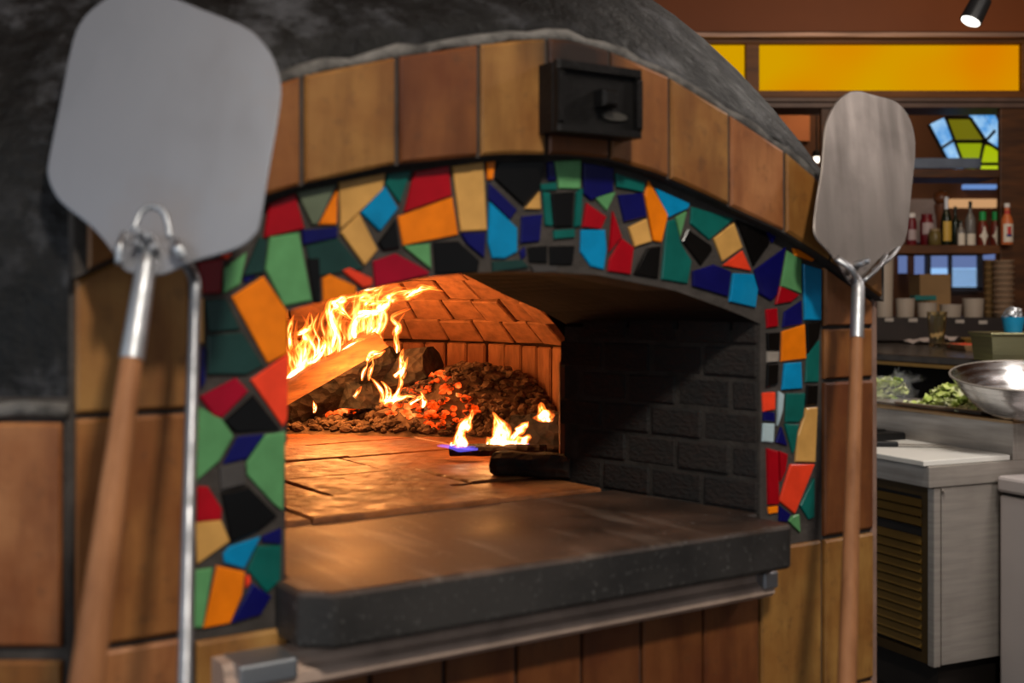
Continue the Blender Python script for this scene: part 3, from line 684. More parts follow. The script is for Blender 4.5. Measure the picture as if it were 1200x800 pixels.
# logs
def split_log(name, label, a, b, rad, prof, m1, m2=None, n=9, cat_='log', bark=(2, 3)):
    a, b = Vector(a), Vector(b); ax = (b-a).normalized(); up = Vector((0, 0, 1)); up = (up-ax*up.dot(ax)).normalized(); fr = ax.cross(up)
    if fr.y > 0: fr = -fr
    t = thing(name, label, cat_, a.lerp(b, .5)); c = t.location.copy()
    R = []
    for i in range(n):
        p = a.lerp(b, i/(n-1))-c; k = 1+random.uniform(-.08, .08)
        R.append([p+(fr*x+up*z)*rad*(k+random.uniform(-.04, .04)) for x, z in prof])
    mb = MB(); mb.rings(R); obj('heartwood', mb, m1, t, smooth=35)
    if m2:
        mb = MB(); k0, k1 = bark; idx = list(range(k0, k1+1))
        strip = [[r[j % len(prof)]+((r[j % len(prof)]-sum(r, Vector())/len(r)).normalized()*.006) for j in idx] for r in R]
        inner_ = [[r[j % len(prof)] for j in idx] for r in R]
        mb.rings([s+i[::-1] for s, i in zip(strip, inner_)]); obj('bark', mb, m2, t, smooth=35, label='dark charred bark')
    return t
wedge = [(-.7, .8), (.2, .62), (.95, .12), (.9, -.35), (.45, -.85), (-.3, -.9), (-.9, -.3)]
split_log('burning_log', 'big split log burning at back left, pale orange face above dark bark', px(316, 487, 2.84), px(451, 409, 2.92), .07, wedge, M['log'], M['char'], 12, bark=(2, 6))
lg = bpy.data.objects['burning_log']; hw = lg.children[0]
ce = MB(); pr = [Vector(v.co) for v in hw.data.vertices][-len(wedge):]; cc_ = sum(pr, Vector())/len(pr); axd = (cc_-sum([Vector(v.co) for v in hw.data.vertices][:len(wedge)], Vector())/len(wedge)).normalized()
ce.rings([[cc_+(p-cc_)*1.03-axd*.05 for p in pr], [cc_+(p-cc_)*1.03+axd*.004 for p in pr], [cc_+(p-cc_)*.8+axd*.012 for p in pr]]); obj('charred_end', ce, M['char'], lg, smooth=35, label='black charred end')
rnd = [(math.cos(k*PI/5), math.sin(k*PI/5)) for k in range(10)]
split_log('charred_log', 'charred log end poking out right of the big split log', px(430, 446, 2.95), px(508, 428, 2.86), .05, rnd, M['char'])
split_log('charred_log', 'dark charred chunk of wood lying under the big split log', px(405, 466, 2.80), px(442, 468, 2.86), .032, [(-.8, -.8), (-.1, 1.1), (.9, -.7)], M['char'], n=5)
split_log('charred_log', 'low flat charred log nearest the oven mouth at right', px(580, 542, 2.11), px(672, 547, 2.07), .03, [(math.cos(k*PI/5)*1.3, math.sin(k*PI/5)*.72) for k in range(10)], M['char'])
split_log('charred_log', 'thick charred log behind the small flames at right of the hearth', px(604, 510, 2.42), px(690, 506, 2.36), .042, rnd, M['char'])
split_log('charred_log', 'thin charred stick lying beneath the small flames', px(528, 527, 2.31), px(640, 527, 2.27), .012, rnd, M['char'], n=7)

# ash mound, ash lumps, embers
CW = o2w(CS, CDp, 0)
def mound(x, y):
    h = .125*math.exp(-((x-.0)/.17)**2-((y-2.86)/.13)**2)+.05*math.exp(-((x+.32)/.3)**4-((y-2.89)/.12)**2)+.06*math.exp(-((x+.18)/.12)**2-((y-2.83)/.1)**2)+.045*math.exp(-((x-.1)/.1)**2-((y-2.6)/.14)**2)
    return h-.012+.006*noise.noise(Vector((x*30, y*30, 0)))
mb = MB(); nx, ny = 70, 50; idx = {}
for i in range(nx):
    for j in range(ny):
        x = -.75+1.0*i/(nx-1); y = 2.4+.75*j/(ny-1)
        if math.hypot(x-CW.x, y-CW.y) > CR+.005: continue
        idx[i, j] = len(mb.v); mb.v.append((x, y, HEARTH+max(mound(x, y), -.015)))
for i in range(nx-1):
    for j in range(ny-1):
        q = [idx.get(k) for k in ((i, j), (i+1, j), (i+1, j+1), (i, j+1))]
        if None not in q and max(mb.v[k][2] for k in q) > HEARTH-.006: mb.f.append(tuple(q))
used = sorted({k for f in mb.f for k in f}); rm = {k: i for i, k in enumerate(used)}
mb.v = [mb.v[k] for k in used]; mb.f = [tuple(rm[k] for k in f) for f in mb.f]
ash_m = simple('grey_brown_ash', (116, 92, 74), .95, 0, 0, 22, .8, (58, 42, 32))
tag(obj('ash_bed', mb, ash_m, smooth=True), 'heaped grey brown ash bed along the back of the hearth', 'ash', kind='stuff')
zones = [(388, 478, 30, 10), (508, 462, 36, 22), (516, 490, 36, 13), (470, 480, 24, 10), (492, 448, 16, 10), (540, 482, 18, 14)]
ash, emb = MB(), MB(); na = ne = 0; tries = 0
while na+ne < 1500 and tries < 20000:
    tries += 1
    x, y = U(-.72, .16), U(2.55, 3.1); h = mound(x, y)
    if h < .004 or math.hypot(x-CW.x, y-CW.y) > CR-.01: continue
    z = HEARTH+h; qx, qy = 600+1400*x/y, 350+1400*(EYE-z)/y
    hot = min(((qx-a)/c)**2+((qy-b)/d)**2 for a, b, c, d in zones)
    r = U(.005, .013)
    (emb if hot < U(.6, 1.5) else ash).ico((x, y, z+r*.4), r, .25, 1, (U(.8, 1.3), U(.8, 1.3), .75))
    if hot < 1: ne += 1
    else: na += 1
tag(obj('ash_lumps', ash, ash_m), 'loose lumps of charcoal and ash scattered over the ash bed', 'charcoal', kind='stuff')
tag(obj('glowing_embers', emb, M['ember']), 'red glowing embers in front of the burning logs', 'embers', kind='stuff')

# ================================================================== PEELS
def plane_hit(x, y, Q, n):
    d = Vector(((x-600)/1400, 1, (350-y)/1400)); C0 = Vector((0, 0, EYE))
    return C0+d*((Q-C0).dot(n)/d.dot(n))
def peel(label, Q, X, lean, outline, axis, ferr, wid, m_b, knobs, tabs, ring):
    L = (Vector((0, 0, 1))+lean).normalized(); X = X.normalized(); n = X.cross(L).normalized()
    if n.y > 0: n = -n                                  # n points to the viewer's side
    hit = lambda p: plane_hit(p[0], p[1], Q, n)
    a, b = hit(axis[0]), hit(axis[1]); ax = (b-a).normalized(); end = a+ax*((a.z-.012)/-ax.z)
    t = thing('pizza_peel', label, 'pizza peel', (end.x, end.y, 0)); O = t.location.copy()
    P = cat([hit(p) for p in outline+outline[:1]], 72)[:-1]
    mb = MB(); c = sum(P, Vector())/len(P)
    ins = [p+(c-p).normalized()*.0012 for p in P]
    mb.rings([[p-O-n*.0015 for p in ins], [p-O-n*.0007 for p in P], [p-O+n*.0007 for p in P], [p-O+n*.0015 for p in ins]])
    blade = obj('blade', mb, m_b, t, smooth=30)
    # socket plate with turned-up ears
    mb = MB()
    rp = [hit(p)-O+n*.0015 for p in ring]
    if rp: mb.tube(cat(rp, 18), .0036, 8, .8)
    for q0, q1 in tabs: mb.tube(cat([hit(q0)-O+n*.003, (hit(q0)+hit(q1))/2-O+n*.014, hit(q1)-O+n*.009], 8), .0055, 8, .6)
    obj('socket', mb, M['alu'], t, smooth=True)
    for k in knobs:
        p = hit(k)-O+n*.012; mb = MB(); mb.tube([p-n*.012, p+n*.002, p+n*.005], [.005, .005, .003], 10)
        obj('bolt', mb, M['alu'], t, smooth=40)
    off = n*.008
    f0, f1 = hit(ferr[0]), hit(ferr[1])
    r0, r1 = [w_*p.y/1400/2 for w_, p in zip(wid[:2], (f0, f1))]
    mb = MB(); mb.tube([f0-ax*.012-O+n*.003, f0-O+off, f0.lerp(f1, .08)-O+off, f1-O+off], [r0*.55, r0*.8, r0, r1], 18); obj('ferrule', mb, M['alu'], t, smooth=40)
    hx = (f1-a).dot(ax); r2 = wid[2]*b.y/1400/2
    mb = MB(); pts = [f1-ax*.01, f1.lerp(b, .5), b, b+(end-b)*.5, end-ax*.02, end]
    mb.tube([p-O+off for p in pts], [r1*.88, (r1*.9+r2)/2, r2, r2*1.05, r2*1.05, r2*.7], 18); obj('handle', mb, M['handle'], t, smooth=40)
    return t
peel('large aluminium pizza peel with wooden handle leaning at the left side of the oven mouth', Vector((-.356, 1.16, 1.533)), Vector((1, 0, 0)), Vector((0, .357, 0)),
    [(123, 0), (105, 14), (93, 30), (84, 55), (70, 125), (57, 190), (57, 208), (63, 224), (75, 240), (110, 268), (136, 300), (146, 316), (166, 322), (192, 322), (226, 307), (262, 297), (285, 288), (298, 276), (305, 262), (316, 195), (328, 125), (329, 98), (322, 72), (310, 52), (288, 32), (236, 11), (200, -3), (165, -9), (140, -8)],
    ((176, 300), (105, 800)), ((175, 308), (157, 424)), (23, 29, 40), M['blade'], [(166, 291), (178, 283), (184, 296), (167, 278)], [((146, 276), (143, 314)), ((206, 285), (218, 308))], [(158, 270), (166, 250), (180, 243), (194, 252), (200, 280)])
peel('worn scratched pizza peel with wooden handle leaning at the right corner of the oven', Vector((.527, 1.80, 1.674)), Vector((.8321, .5547, 0)), Vector((-.5547*.2, .8321*.2, 0)),
    [(996, 108), (1008, 107.5), (1020, 111), (1046, 118), (1058, 127), (1066, 140), (1071, 158), (1072, 180), (1068, 220), (1064, 262), (1061, 280), (1053, 292), (1032, 303), (1014, 322), (1003, 336), (994, 330), (982, 311), (971, 296), (957, 281), (953, 266), (956, 236), (962, 200), (964, 174), (966, 152), (970, 137), (976, 125), (985, 114)],
    ((1002, 330), (987, 800)), ((1001, 333), (999, 397)), (15, 16, 22), M['blade2'], [(1001, 311), (1008, 308)], [((978, 303), (998, 330)), ((1036, 300), (1006, 331)), ((1050, 292), (1018, 318))], [])
# steel rod tool
t = thing('oven_poker', 'thin steel oven poker with hooked top leaning just right of the large peel', 'poker', (px(214, 800, 1.03).x, .86, 0)); O = t.location.copy()
pts = [px(203, 283, 1.20), px(207, 292, 1.195), px(214, 304, 1.195), px(224, 318, 1.195), px(229, 335, 1.19), px(228, 370, 1.185), px(222, 560, 1.12), px(217, 800, 1.03)]
d = (pts[-1]-pts[-2]).normalized(); e = pts[-1]+d*((pts[-1].z-.005)/-d.z); t.location = (e.x, e.y, 0); O = t.location.copy()
mb = MB(); mb.tube([p-O for p in cat(pts[:6], 16)]+[p-O for p in pts[6:]]+[e-O], [.0045]*4+[.006]*12+[.0062, .0068, .007], 12); obj('shaft', mb, M['rod'], t, smooth=True)
mb = MB(); mb.ico(pts[0]-O, .0075, 0, 2); obj('hook_tip', mb, M['alu'], t, smooth=True)

# ================================================================== KITCHEN
KX, KY = 1.512, 4.33; KRZ = math.atan2(.416, .909)
K_M = Matrix.Translation((KX, KY, 0)) @ Matrix.Rotation(KRZ, 4, 'Z')   # x: across the table, y: along it, away
def k2w(x, y, z): return K_M @ Vector((x, y, z))
def kbox(mb, x0, y0, z0, x1, y1, z1): mb.box(((x0+x1)/2, (y0+y1)/2, (z0+z1)/2), (x1-x0, y1-y0, z1-z0)); return mb
blackp = simple('black_plastic', (20, 20, 21), .4)
white = simple('white_board', (214, 212, 206), .45, 0, .06, 6)
white2 = simple('white_enamel', (176, 168, 166), .4, 0, .05, 5)
prep = thing('prep_table', 'steel refrigerated prep table with louvred front and raised pan rail', 'prep table', (KX, KY, 0), KRZ)
obj('cabinet', kbox(kbox(MB(), .04, .004, .17, .74, 1.7, .82), .1, .06, .0, .7, 1.6, .17), simple('dark_cabinet', (40, 34, 30), .6), prep)
obj('end_panel', kbox(MB(), .055, -.006, .165, .74, .006, .812), M['steel'], prep, bevel=.003)
obj('corner_post', kbox(MB(), .02, -.004, .16, .052, .03, .812), M['steel'], prep, bevel=.004)
obj('top_band', kbox(MB(), -.012, -.012, .815, .76, 1.7, .893), M['steel'], prep, bevel=.004)
mb = MB(); kbox(mb, .022, .03, .165, .038, 1.1, .2); kbox(mb, .022, .03, .775, .038, 1.1, .812); kbox(mb, .022, .03, .2, .038, .06, .775)
obj('louvre_frame', mb, simple('bronze_panel', (74, 56, 28), .5, .4, .2), prep)
lv = MB(); lv.rings([[(.022, .06, -.016), (.014, .06, -.010), (.03, .06, .016), (.038, .06, .012)], [(.022, 1.1, -.016), (.014, 1.1, -.010), (.03, 1.1, .016), (.038, 1.1, .012)]])
lvm = lv.mesh('louvre_slat'); brz = simple('bronze_louvre', (104, 78, 30), .5, .4, .2)
for k in range(16):
    z = .745-.0345*k
    if k in (3, ): continue
    o = obj('louvre_slat', lvm, brz, prep); o.location.z = z
for k in range(2): obj('screw', MB().tube([(.06+.0, -.016, .80), (.06, -.006, .80)], .006, 10) if k == 0 else MB().tube([(.6, -.016, .80), (.6, -.006, .80)], .006, 10), M['steel'], prep)
mb = MB(); kbox(mb, .405, -.008, .893, .425, 1.7, 1.034); kbox(mb, .425, -.008, .893, .77, .012, 1.034); kbox(mb, .75, .012, .893, .77, 1.7, 1.034)
obj('raised_rail', mb, M['steel'], prep, bevel=.003)
mb = MB(); kbox(mb, .398, -.012, 1.030, .45, 1.7, 1.042); kbox(mb, .73, -.012, 1.03, .775, 1.7, 1.042)
for y in (-.012, .42, .62, .86, 1.1, 1.34): kbox(mb, .45, y, 1.03, .73, y+.03, 1.042)
kbox(mb, .425, .012, .9, .75, 1.69, .93)
obj('pan_rail', mb, m_steel('brassy_steel', (176, 142, 104), .35), prep, bevel=.002)
for i, (y0, y1) in enumerate([(.65, .84)]):
    mb = MB(); Rr = []
    for (g, z) in [(0, 1.052), (.006, 1.052), (.02, .96), (.022, .96)]: Rr.append([(.45+g, y0+g, z), (.73-g, y0+g, z), (.73-g, y1-g, z), (.45+g, y1-g, z)])
    mb.rings(Rr, False, True)
    o = obj('steel_pan', mb, M['steel']); o.matrix_world = K_M
    tag(o, 'empty steel food pan sunk in the prep table between lettuce tray and lettuce bag', 'pan')
bd = obj('cutting_board', kbox(MB(), -.03, -.004, .894, .395, 1.6, .914), white, bevel=.003); bd.matrix_world = K_M
tag(bd, 'long white cutting board on the steel prep table', 'cutting board')
# knife with black handle
kn = thing('kitchen_knife', 'black-handled knife lying on the white cutting board', 'knife', px(1052, 523, 4.726), PI/2-.12)
mb = MB(); mb.rings([[(x, y, z) for x, z in ((-.016, 0), (.016, 0), (.014, .02), (-.014, .02))] for y in (.0, .05, .12, .2)]); obj('handle', mb, blackp, kn, bevel=.004)
mb = MB(); mb.rings([[(-.012, 0, .006), (.022, 0, .006), (.022, 0, .009), (-.012, 0, .009)], [(-.012, -.14, .005), (.02, -.14, .005), (.02, -.14, .008), (-.012, -.14, .008)], [(-.011, -.22, .004), (-.006, -.22, .004), (-.006, -.22, .006), (-.011, -.22, .006)]]); obj('steel_blade', mb, M['steel'], kn)
gl = thing('black_tray', 'flat black plastic lid lying on the cutting board beside the oven corner', 'tray', k2w(.29, .66, .915), KRZ)
mb = MB(); mb.slab([(-.09, -.13), (.09, -.13), (.09, .13), (-.09, .13)], .03, 0, .006, lambda a, d, b: (a, b, d)); obj('lid', mb, blackp, gl)
mb = MB(); mb.slab([(-.05, -.06), (.05, -.06), (.05, .06), (-.05, .06)], .038, .028, .004, lambda a, d, b: (a, b, d)); obj('grip', mb, blackp, gl)
# lettuce tray and lettuce
lt_c = k2w(.59, .42, 1.046)
tr = thing('lettuce_tray', 'shallow steel tray under chopped lettuce beside the big bowl', 'tray', lt_c, KRZ)
mb = MB(); mb.rings([[(sx*(.15-g), sy*(.24-g), z) for sx, sy in ((-1, -1), (1, -1), (1, 1), (-1, 1))] for g, z in [(0, .016), (.012, .016), (.022, .0), (.012, -.002), (-.004, .014), (0, .016)]], False, False)
mb.box((0, 0, 0), (.27, .45, .004)); obj('tray_body', mb, M['steel'], tr)
lm = N('lettuce'); oi = lm.noise(14); lm.set(lm.ramp(oi, [(.3, lin(160, 190, 80)), (.45, lin(208, 222, 130)), (.6, lin(238, 242, 205))]), .45); lm.p.inputs['Subsurface Weight'].default_value = .0
def leaves(mb, n, fn, size):
    for _ in range(n):
        c = Vector(fn()); a, b = U(0, 6.3), U(-.7, .7); r = U(.6, 1.2)*size
        e1 = Vector((math.cos(a), math.sin(a), b*.5)).normalized(); e2 = e1.cross(Vector((U(-.5, .5), U(-.5, .5), 1)).normalized()).normalized(); e3 = e1.cross(e2)
        g = 4; vs = []; fs = []
        for lay in (0, .0018):
            for i in range(g):
                for j in range(g):
                    u_, v_ = i/(g-1)*2-1, j/(g-1)*2-1
                    vs.append(c+e1*r*u_+e2*r*.8*v_*(1-.25*u_*u_)+e3*(r*.35*math.sin(2.6*u_+a*3)*math.cos(2.2*v_+a)+lay))
        for i in range(g-1):
            for j in range(g-1):
                q = (i*g+j, (i+1)*g+j, (i+1)*g+j+1, i*g+j+1); fs.append(q); fs.append(tuple(k+g*g for k in q[::-1]))
        mb.add(vs, fs)
def heap():
    u_, v_ = U(-1, 1), U(-1, 1); h = max(0, 1-u_*u_-v_*v_)*.075*(1+.5*math.sin(v_*5))
    return lt_c+Matrix.Rotation(KRZ, 3, 'Z') @ Vector((u_*.13, v_*.2, .012+h*U(.3, 1)))
mb = MB(); leaves(mb, 260, heap, .022); tag(obj('chopped_lettuce', mb, lm.m, smooth=True), 'heap of pale green chopped lettuce on the steel tray', 'lettuce', kind='stuff')
# mixing bowl
bw = thing('mixing_bowl', 'large shiny steel mixing bowl tipped on the prep table rail', 'bowl', k2w(.49, .04, 1.056))
bprof = [(.02, .004), (.095, .004), (.15, .035), (.205, .095), (.245, .155), (.250, .158), (.252, .154), (.249, .150), (.21, .09), (.153, .03), (.097, 0), (.02, 0)]
mb = MB(); mb.lathe(bprof, (0, 0, 0), 48)
o = obj('bowl_shell', mb, m_steel('polished_steel', (206, 206, 208), .22, (6, 6, 50), (120, 118, 116), .3), bw, smooth=50); bw.rotation_euler = (math.radians(9), math.radians(-3), 0)
mb = MB(); mb.tube([(.252*math.cos(2*PI*k/48), .252*math.sin(2*PI*k/48), .156) for k in range(49)], .004, 8); obj('rolled_rim', mb, M['steel'], bw, smooth=True)
# bag of lettuce
bg = thing('lettuce_bag', 'clear plastic bag of shredded lettuce with twisted top at the oven corner', 'bag', k2w(.43, 1.03, 1.05))
O = bg.location.copy()
c0 = px(1030, 470, O.y)-O
mb = MB(); leaves(mb, 240, lambda: c0+Vector((U(-1, 1)*.1, U(-1, 1)*.09, U(-.12, .1)+.01)), .022); obj('shredded_lettuce', mb, lm.m, bg, smooth=True)['kind'] = 'stuff'
pm = N('clear_plastic'); pm.set(lin(225, 230, 235), .12); pm.p.inputs['Alpha'].default_value = .1; pm.bump(pm.noise(40), .8, .01)
mb = MB(); R = []
axp = [px(1020, 500, O.y)-O, px(1026, 488, O.y)-O, px(1036, 468, O.y)-O, px(1046, 452, O.y)-O, px(1054, 447, O.y)-O, px(1062, 441, O.y)-O, px(1066, 438, O.y)-O]
for p, r in zip(cat(axp, 14), [.06, .11, .135, .14, .135, .12, .105, .084, .06, .042, .04, .05, .062, .066]):
    R.append([p+Vector((math.cos(2*PI*k/20)*r*(1+.2*math.sin(k*3.3+r*80)), math.sin(2*PI*k/20)*r, math.cos(2*PI*k/20)*-.3*r+.25*r*math.sin(k*2.1+r*50))) for k in range(20)])
mb.rings(R, True, False); obj('plastic_film', mb, pm.m, bg, smooth=True)
# white chest freezer at the right edge
fz = thing('chest_freezer', 'white chest freezer at the right edge of the picture, lid line near its top', 'freezer', k2w(.31, -.02, 0), KRZ)
obj('cabinet', kbox(MB(), 0, -.75, .03, .56, -.01, .775), white2, fz, bevel=.012); obj('lid', kbox(MB(), -.008, -.76, .785, .57, -.005, .845), white2, fz, bevel=.012)
mb = MB(); [kbox(mb, x, y, 0, x+.05, y+.05, .04) for x in (.03, .47) for y in (-.7, -.1)]; obj('feet', mb, blackp, fz); obj('seal', kbox(MB(), .006, -.74, .775, .55, -.02, .785), blackp, fz)
# bar counter behind the prep table
cn = thing('bar_counter', 'dark glossy raised bar counter running behind the prep table', 'counter', (KX, KY, 0), KRZ)
ctm = simple('dark_counter_top', (64, 56, 50), .22, 0, .5, 12); obj('counter_top', kbox(MB(), .75, -1.2, 1.207, 2.9, 3.4, 1.243), ctm, cn, bevel=.006)
obj('edge_strip', kbox(MB(), .742, -1.2, 1.192, .78, 3.4, 1.207), simple('copper_strip', (150, 112, 60), .35, .7), cn)
obj('base_panel', kbox(MB(), .9, -1.15, 0, 2.8, 3.3, 1.2), simple('counter_base', (20, 16, 14), .8), cn)
def on_counter(x, y, z=1.243):                         # point of the counter top seen through (x, y)
    Y = (EYE-z)*1400/(y-350); return px(x, y, Y)
# beer glass
gp = on_counter(1098, 407); s_ = gp.y/1400
gls = thing('pint_glass', 'empty pint glass with yellow glints standing on the dark bar counter', 'glass', gp)
r0, r1, hh = 8.6*s_, 11.6*s_, 42*s_
mb = MB(); mb.lathe([(r0, 0), (r0*1.02, hh*.3), (r1*.93, hh*.72), (r1, hh), (r1-.004, hh), (r1*.93-.005, hh*.72), (r0*1.02-.005, hh*.3), (r0*.8, hh*.1), (.002, hh*.09)], (0, 0, 0), 32, True, True); obj('glass_wall', mb, glass('clear_glass', (252, 240, 200), .02), gls, smooth=50)
# napkin
np_ = on_counter(1086, 402); mb = MB(); g = 14; sw = np_.y/1400; vs, fs = [], []
for i in range(g):
    for j in range(5): vs.append(np_+Vector(((i/(g-1)-.5)*56*sw, (j/4-.5)*.34, .006+.035*abs(math.sin(i*.9+j*.7))*(.3+.9*(i/(g-1))))))
n_ = len(vs); vs += [v-Vector((0, 0, .004)) for v in vs]
for i in range(g-1):
    for j in range(4): q = (i*5+j, (i+1)*5+j, (i+1)*5+j+1, i*5+j+1); fs += [q, tuple(k+n_ for k in q[::-1])]
mb.add(vs, fs); tag(obj('crumpled_napkin', mb, simple('pale_cloth', (206, 190, 184), .9), smooth=True), 'crumpled white napkin lying behind the pint glass on the counter', 'napkin')
# food trays on the counter
for (x0, x1, y_, cc, c2, lab) in [(1116, 1168, 410, (150, 118, 84), (196, 70, 44), 'long shallow tray of red garnish right of the pint glass'), (1118, 1162, 402, (120, 88, 40), (128, 100, 52), 'amber serving tray behind the tray of red garnish')]:
    c = on_counter((x0+x1)/2, y_); s_ = c.y/1400; Wd = (x1-x0)*s_
    t = thing('serving_tray', lab, 'tray', c)
    mb = MB(); mb.rings([[(sx*(Wd/2-g_), sy*(.15-g_), z) for sx, sy in ((-1, -1), (1, -1), (1, 1), (-1, 1))] for g_, z in [(.02, 0), (0, .03), (.008, .03), (.026, .006)]]); obj('tray_body', mb, simple('tray_'+str(x1), cc, .4), t, bevel=.002)
    mb = MB(); [mb.ico((U(-.45, .45)*Wd*.85, U(-.1, .1), .022), .02, .2, 1, (1.4, 1, .6)) for _ in range(40)]; obj('garnish', mb, simple('garnish_'+str(x1), c2, .5, 0, .4, 30), t)['kind'] = 'stuff'
c = on_counter(1196, 424); s_ = c.y/1400; t = thing('steel_box', 'tall steel food box on the counter at the right edge under the blue cup', 'box', c+Vector((0, .12, 0)))
mb = MB(); mb.rings([[(sx*(w_), sy*(w_), z) for sx, sy in ((-1, -1), (1, -1), (1, 1), (-1, 1))] for w_, z in [(.105, 0), (.115, 30*s_), (.122, 31*s_), (.122, 34*s_)]]); obj('box_body', mb, m_steel('green_grey_steel', (150, 146, 112), .45), t, bevel=.003)
hb = 34*s_
t2 = thing('blue_cup', 'blue cup stuffed with crumpled foil standing on the steel box', 'cup', t.location+Vector((.02, 0, hb))); s_ = t2.location.y/1400
mb = MB(); mb.lathe([(10*s_, 0), (13*s_, 18*s_), (12*s_, 18*s_), (9*s_, .004)], n=20); obj('cup_body', mb, simple('blue_plastic', (24, 120, 160), .35), t2, smooth=40)
mb = MB(); mb.ico((0, 0, 19*s_), 11*s_, .22, 3, (1, 1, .9)); obj('foil', mb, M['alu'], t2)

# ================================================================== BACK BAR
YB = 7.2
wood = m_wood('dark_stained_wood', (44, 24, 9), (78, 44, 16), (4, 4, 30), .45); woodl = m_wood('amber_wood', (74, 40, 10), (104, 60, 18), (2, 2, 30), .5)
def bb(mb, x0, y0, x1, y1, Y0=YB, dep=.3):
    a, b = px(x0, y0, Y0), px(x1, y1, Y0); mb.box(((a.x+b.x)/2, Y0+dep/2, (a.z+b.z)/2), (b.x-a.x, dep, a.z-b.z)); return mb
slabbox('trim_1', (2.0, 7.3, 3.325), (4.6, .34, .46), simple('brown_soffit', (106, 50, 6), .6, 0, .12, 2))
back = thing('back_bar', 'tall wooden back bar with shelves and glowing amber panels', 'back bar', (2.4, YB+.15, 0))
def bpart(name, mb, m, **k):
    mb.v = [(x-2.4, y-YB-.15, z) for x, y, z in mb.v]; return obj(name, mb, m, back, **k)
bpart('metal_strip', bb(MB(), 700, 38, 1260, 43, YB-.06, .1), m_steel('pale_strip', (150, 120, 104), .55))
mb = bb(MB(), 700, 43, 1260, 51); bb(mb, 700, 106, 1260, 114); bb(mb, 874, 51, 890, 106); bb(mb, 1198, 51, 1214, 106); bpart('light_box_frame', mb, woodl, bevel=.004)
lbm = N('amber_light_panel'); nz = lbm.noise(1.4, detail=1)
lbm.set((0.0, .0, 0, 1), .7, 0, 0); lbm.l(lbm.ramp(nz, [(.3, lin(240, 140, 0)), (.6, lin(232, 172, 0))]), lbm.p.inputs['Emission Color']); lbm.p.inputs['Emission Strength'].default_value = .8
bpart('amber_panel', bb(MB(), 890, 51, 1198, 106, YB+.05, .05), lbm.m); bpart('amber_panel', bb(MB(), 706, 51, 874, 106, YB+.05, .05), lbm.m); bpart('amber_panel', bb(MB(), 1214, 51, 1260, 106, YB+.05, .05), lbm.m)
bpart('cornice', bb(bb(MB(), 700, 114, 1260, 119, YB-.04, .3), 700, 120, 1260, 126, YB-.02, .3), simple('grey_brown_trim', (84, 62, 52), .5), bevel=.003)
bpart('post', bb(MB(), 1172, 125, 1214, 372, YB, .04), wood, bevel=.006); bpart('post', bb(MB(), 962, 125, 980, 372, YB, .04), wood, bevel=.006)
bpart('shelf', bb(MB(), 900, 198, 1172, 208, YB, .36), wood, bevel=.004); bpart('shelf', bb(MB(), 900, 287, 1172, 297, YB-.02, .38), m_wood('brown_shelf', (64, 36, 14), (92, 54, 22), (3, 30, 30), .5), bevel=.004)
bpart('light_rail', bb(MB(), 1068, 185, 1150, 197, YB+.30, .05), simple('grey_blue_rail', (88, 96, 112), .4), bevel=.003)
mb = bb(MB(), 900, 372, 1214, 399.5, YB-.2, .62); bpart('base_rail', mb, simple('black_brown_rail', (34, 25, 21), .5, 0, .3), bevel=.005)
for x, y in ((1042, 374.5), (1070, 375), (1125, 376.5), (1152, 377.5), (1181, 378)): bpart('label_tag', bb(MB(), x-5, y-2, x+5, y+2, YB-.206, .006), simple('pale_tag_%d' % x, (160, 150, 140), .6))
# far side of the room behind the shelves
def far(name, mb, m, lab, cat_, **k): o = obj(name, mb, m, **k); tag(o, lab, cat_); return o
far('orange_poster', bb(MB(), 912, 118, 949, 165, 9.2, .045), simple('orange_print', (196, 118, 74), .8, 0, .2, 2), 'orange brown panel on the far wall seen left of the right-hand peel', 'panel')
pl = thing('pendant_cable_lamp', 'small far ceiling lamp with a white bulb left of the right-hand peel', 'lamp', px(957, 182, 8.8))
s_ = 8.8/1400
mb = MB(); mb.tube([(0, 0, .03), (0, 0, 3.5-pl.location.z)], .006, 8); obj('stem', mb, blackp, pl); mb = MB(); mb.lathe([(.002, .04), (.03, .03), (.035, -.01), (.002, -.012)], n=14); obj('shade', mb, blackp, pl)
mb = MB(); mb.ico((0, 0, -.03), .026, 0, 2); obj('bulb', mb, emit('white_bulb', (255, 240, 220), 3), pl, smooth=True)
# hanging stained-glass lantern: green panes between two blue-white light bands
YL = 8.3
ln = thing('stained_glass_lantern', 'hanging stained-glass lantern with green panes between two blue-white panels', 'lamp', px(1130, 165, YL)); O = ln.location.copy()
def pane(name, pts, m, dy=0, th=.02):
    P = [px(x, y, YL+dy)-O for x, y in pts]; mb = MB(); mb.rings([[p for p in P], [p+Vector((0, th, 0)) for p in P]]); return obj(name, mb, m, ln)
gpn = [emit('green_pane_%d' % i, c, .9) for i, c in enumerate([(112, 108, 14), (150, 168, 10), (172, 192, 4), (186, 206, 20)])]
bpn = N('blue_white_panel'); bz = bpn.noise(9, detail=2); bpn.set((.02, .03, .05, 1), .3); bpn.l(bpn.ramp(bz, [(.35, lin(70, 150, 222)), (.65, lin(170, 215, 250))]), bpn.p.inputs['Emission Color']); bpn.p.inputs['Emission Strength'].default_value = .95
for pts, k in [([(1112, 140), (1136, 140), (1151, 163), (1120, 163)], 0), ([(1122, 168), (1151, 168), (1148, 190), (1128, 190)], 1), ([(1156, 170), (1172, 176), (1172, 191), (1151, 191)], 2), ([(1131, 194), (1145, 194), (1142, 202), (1133, 202)], 3), ([(1149, 194), (1172, 194), (1172, 202), (1147, 202)], 3)]: pane('green_pane', pts, gpn[k])
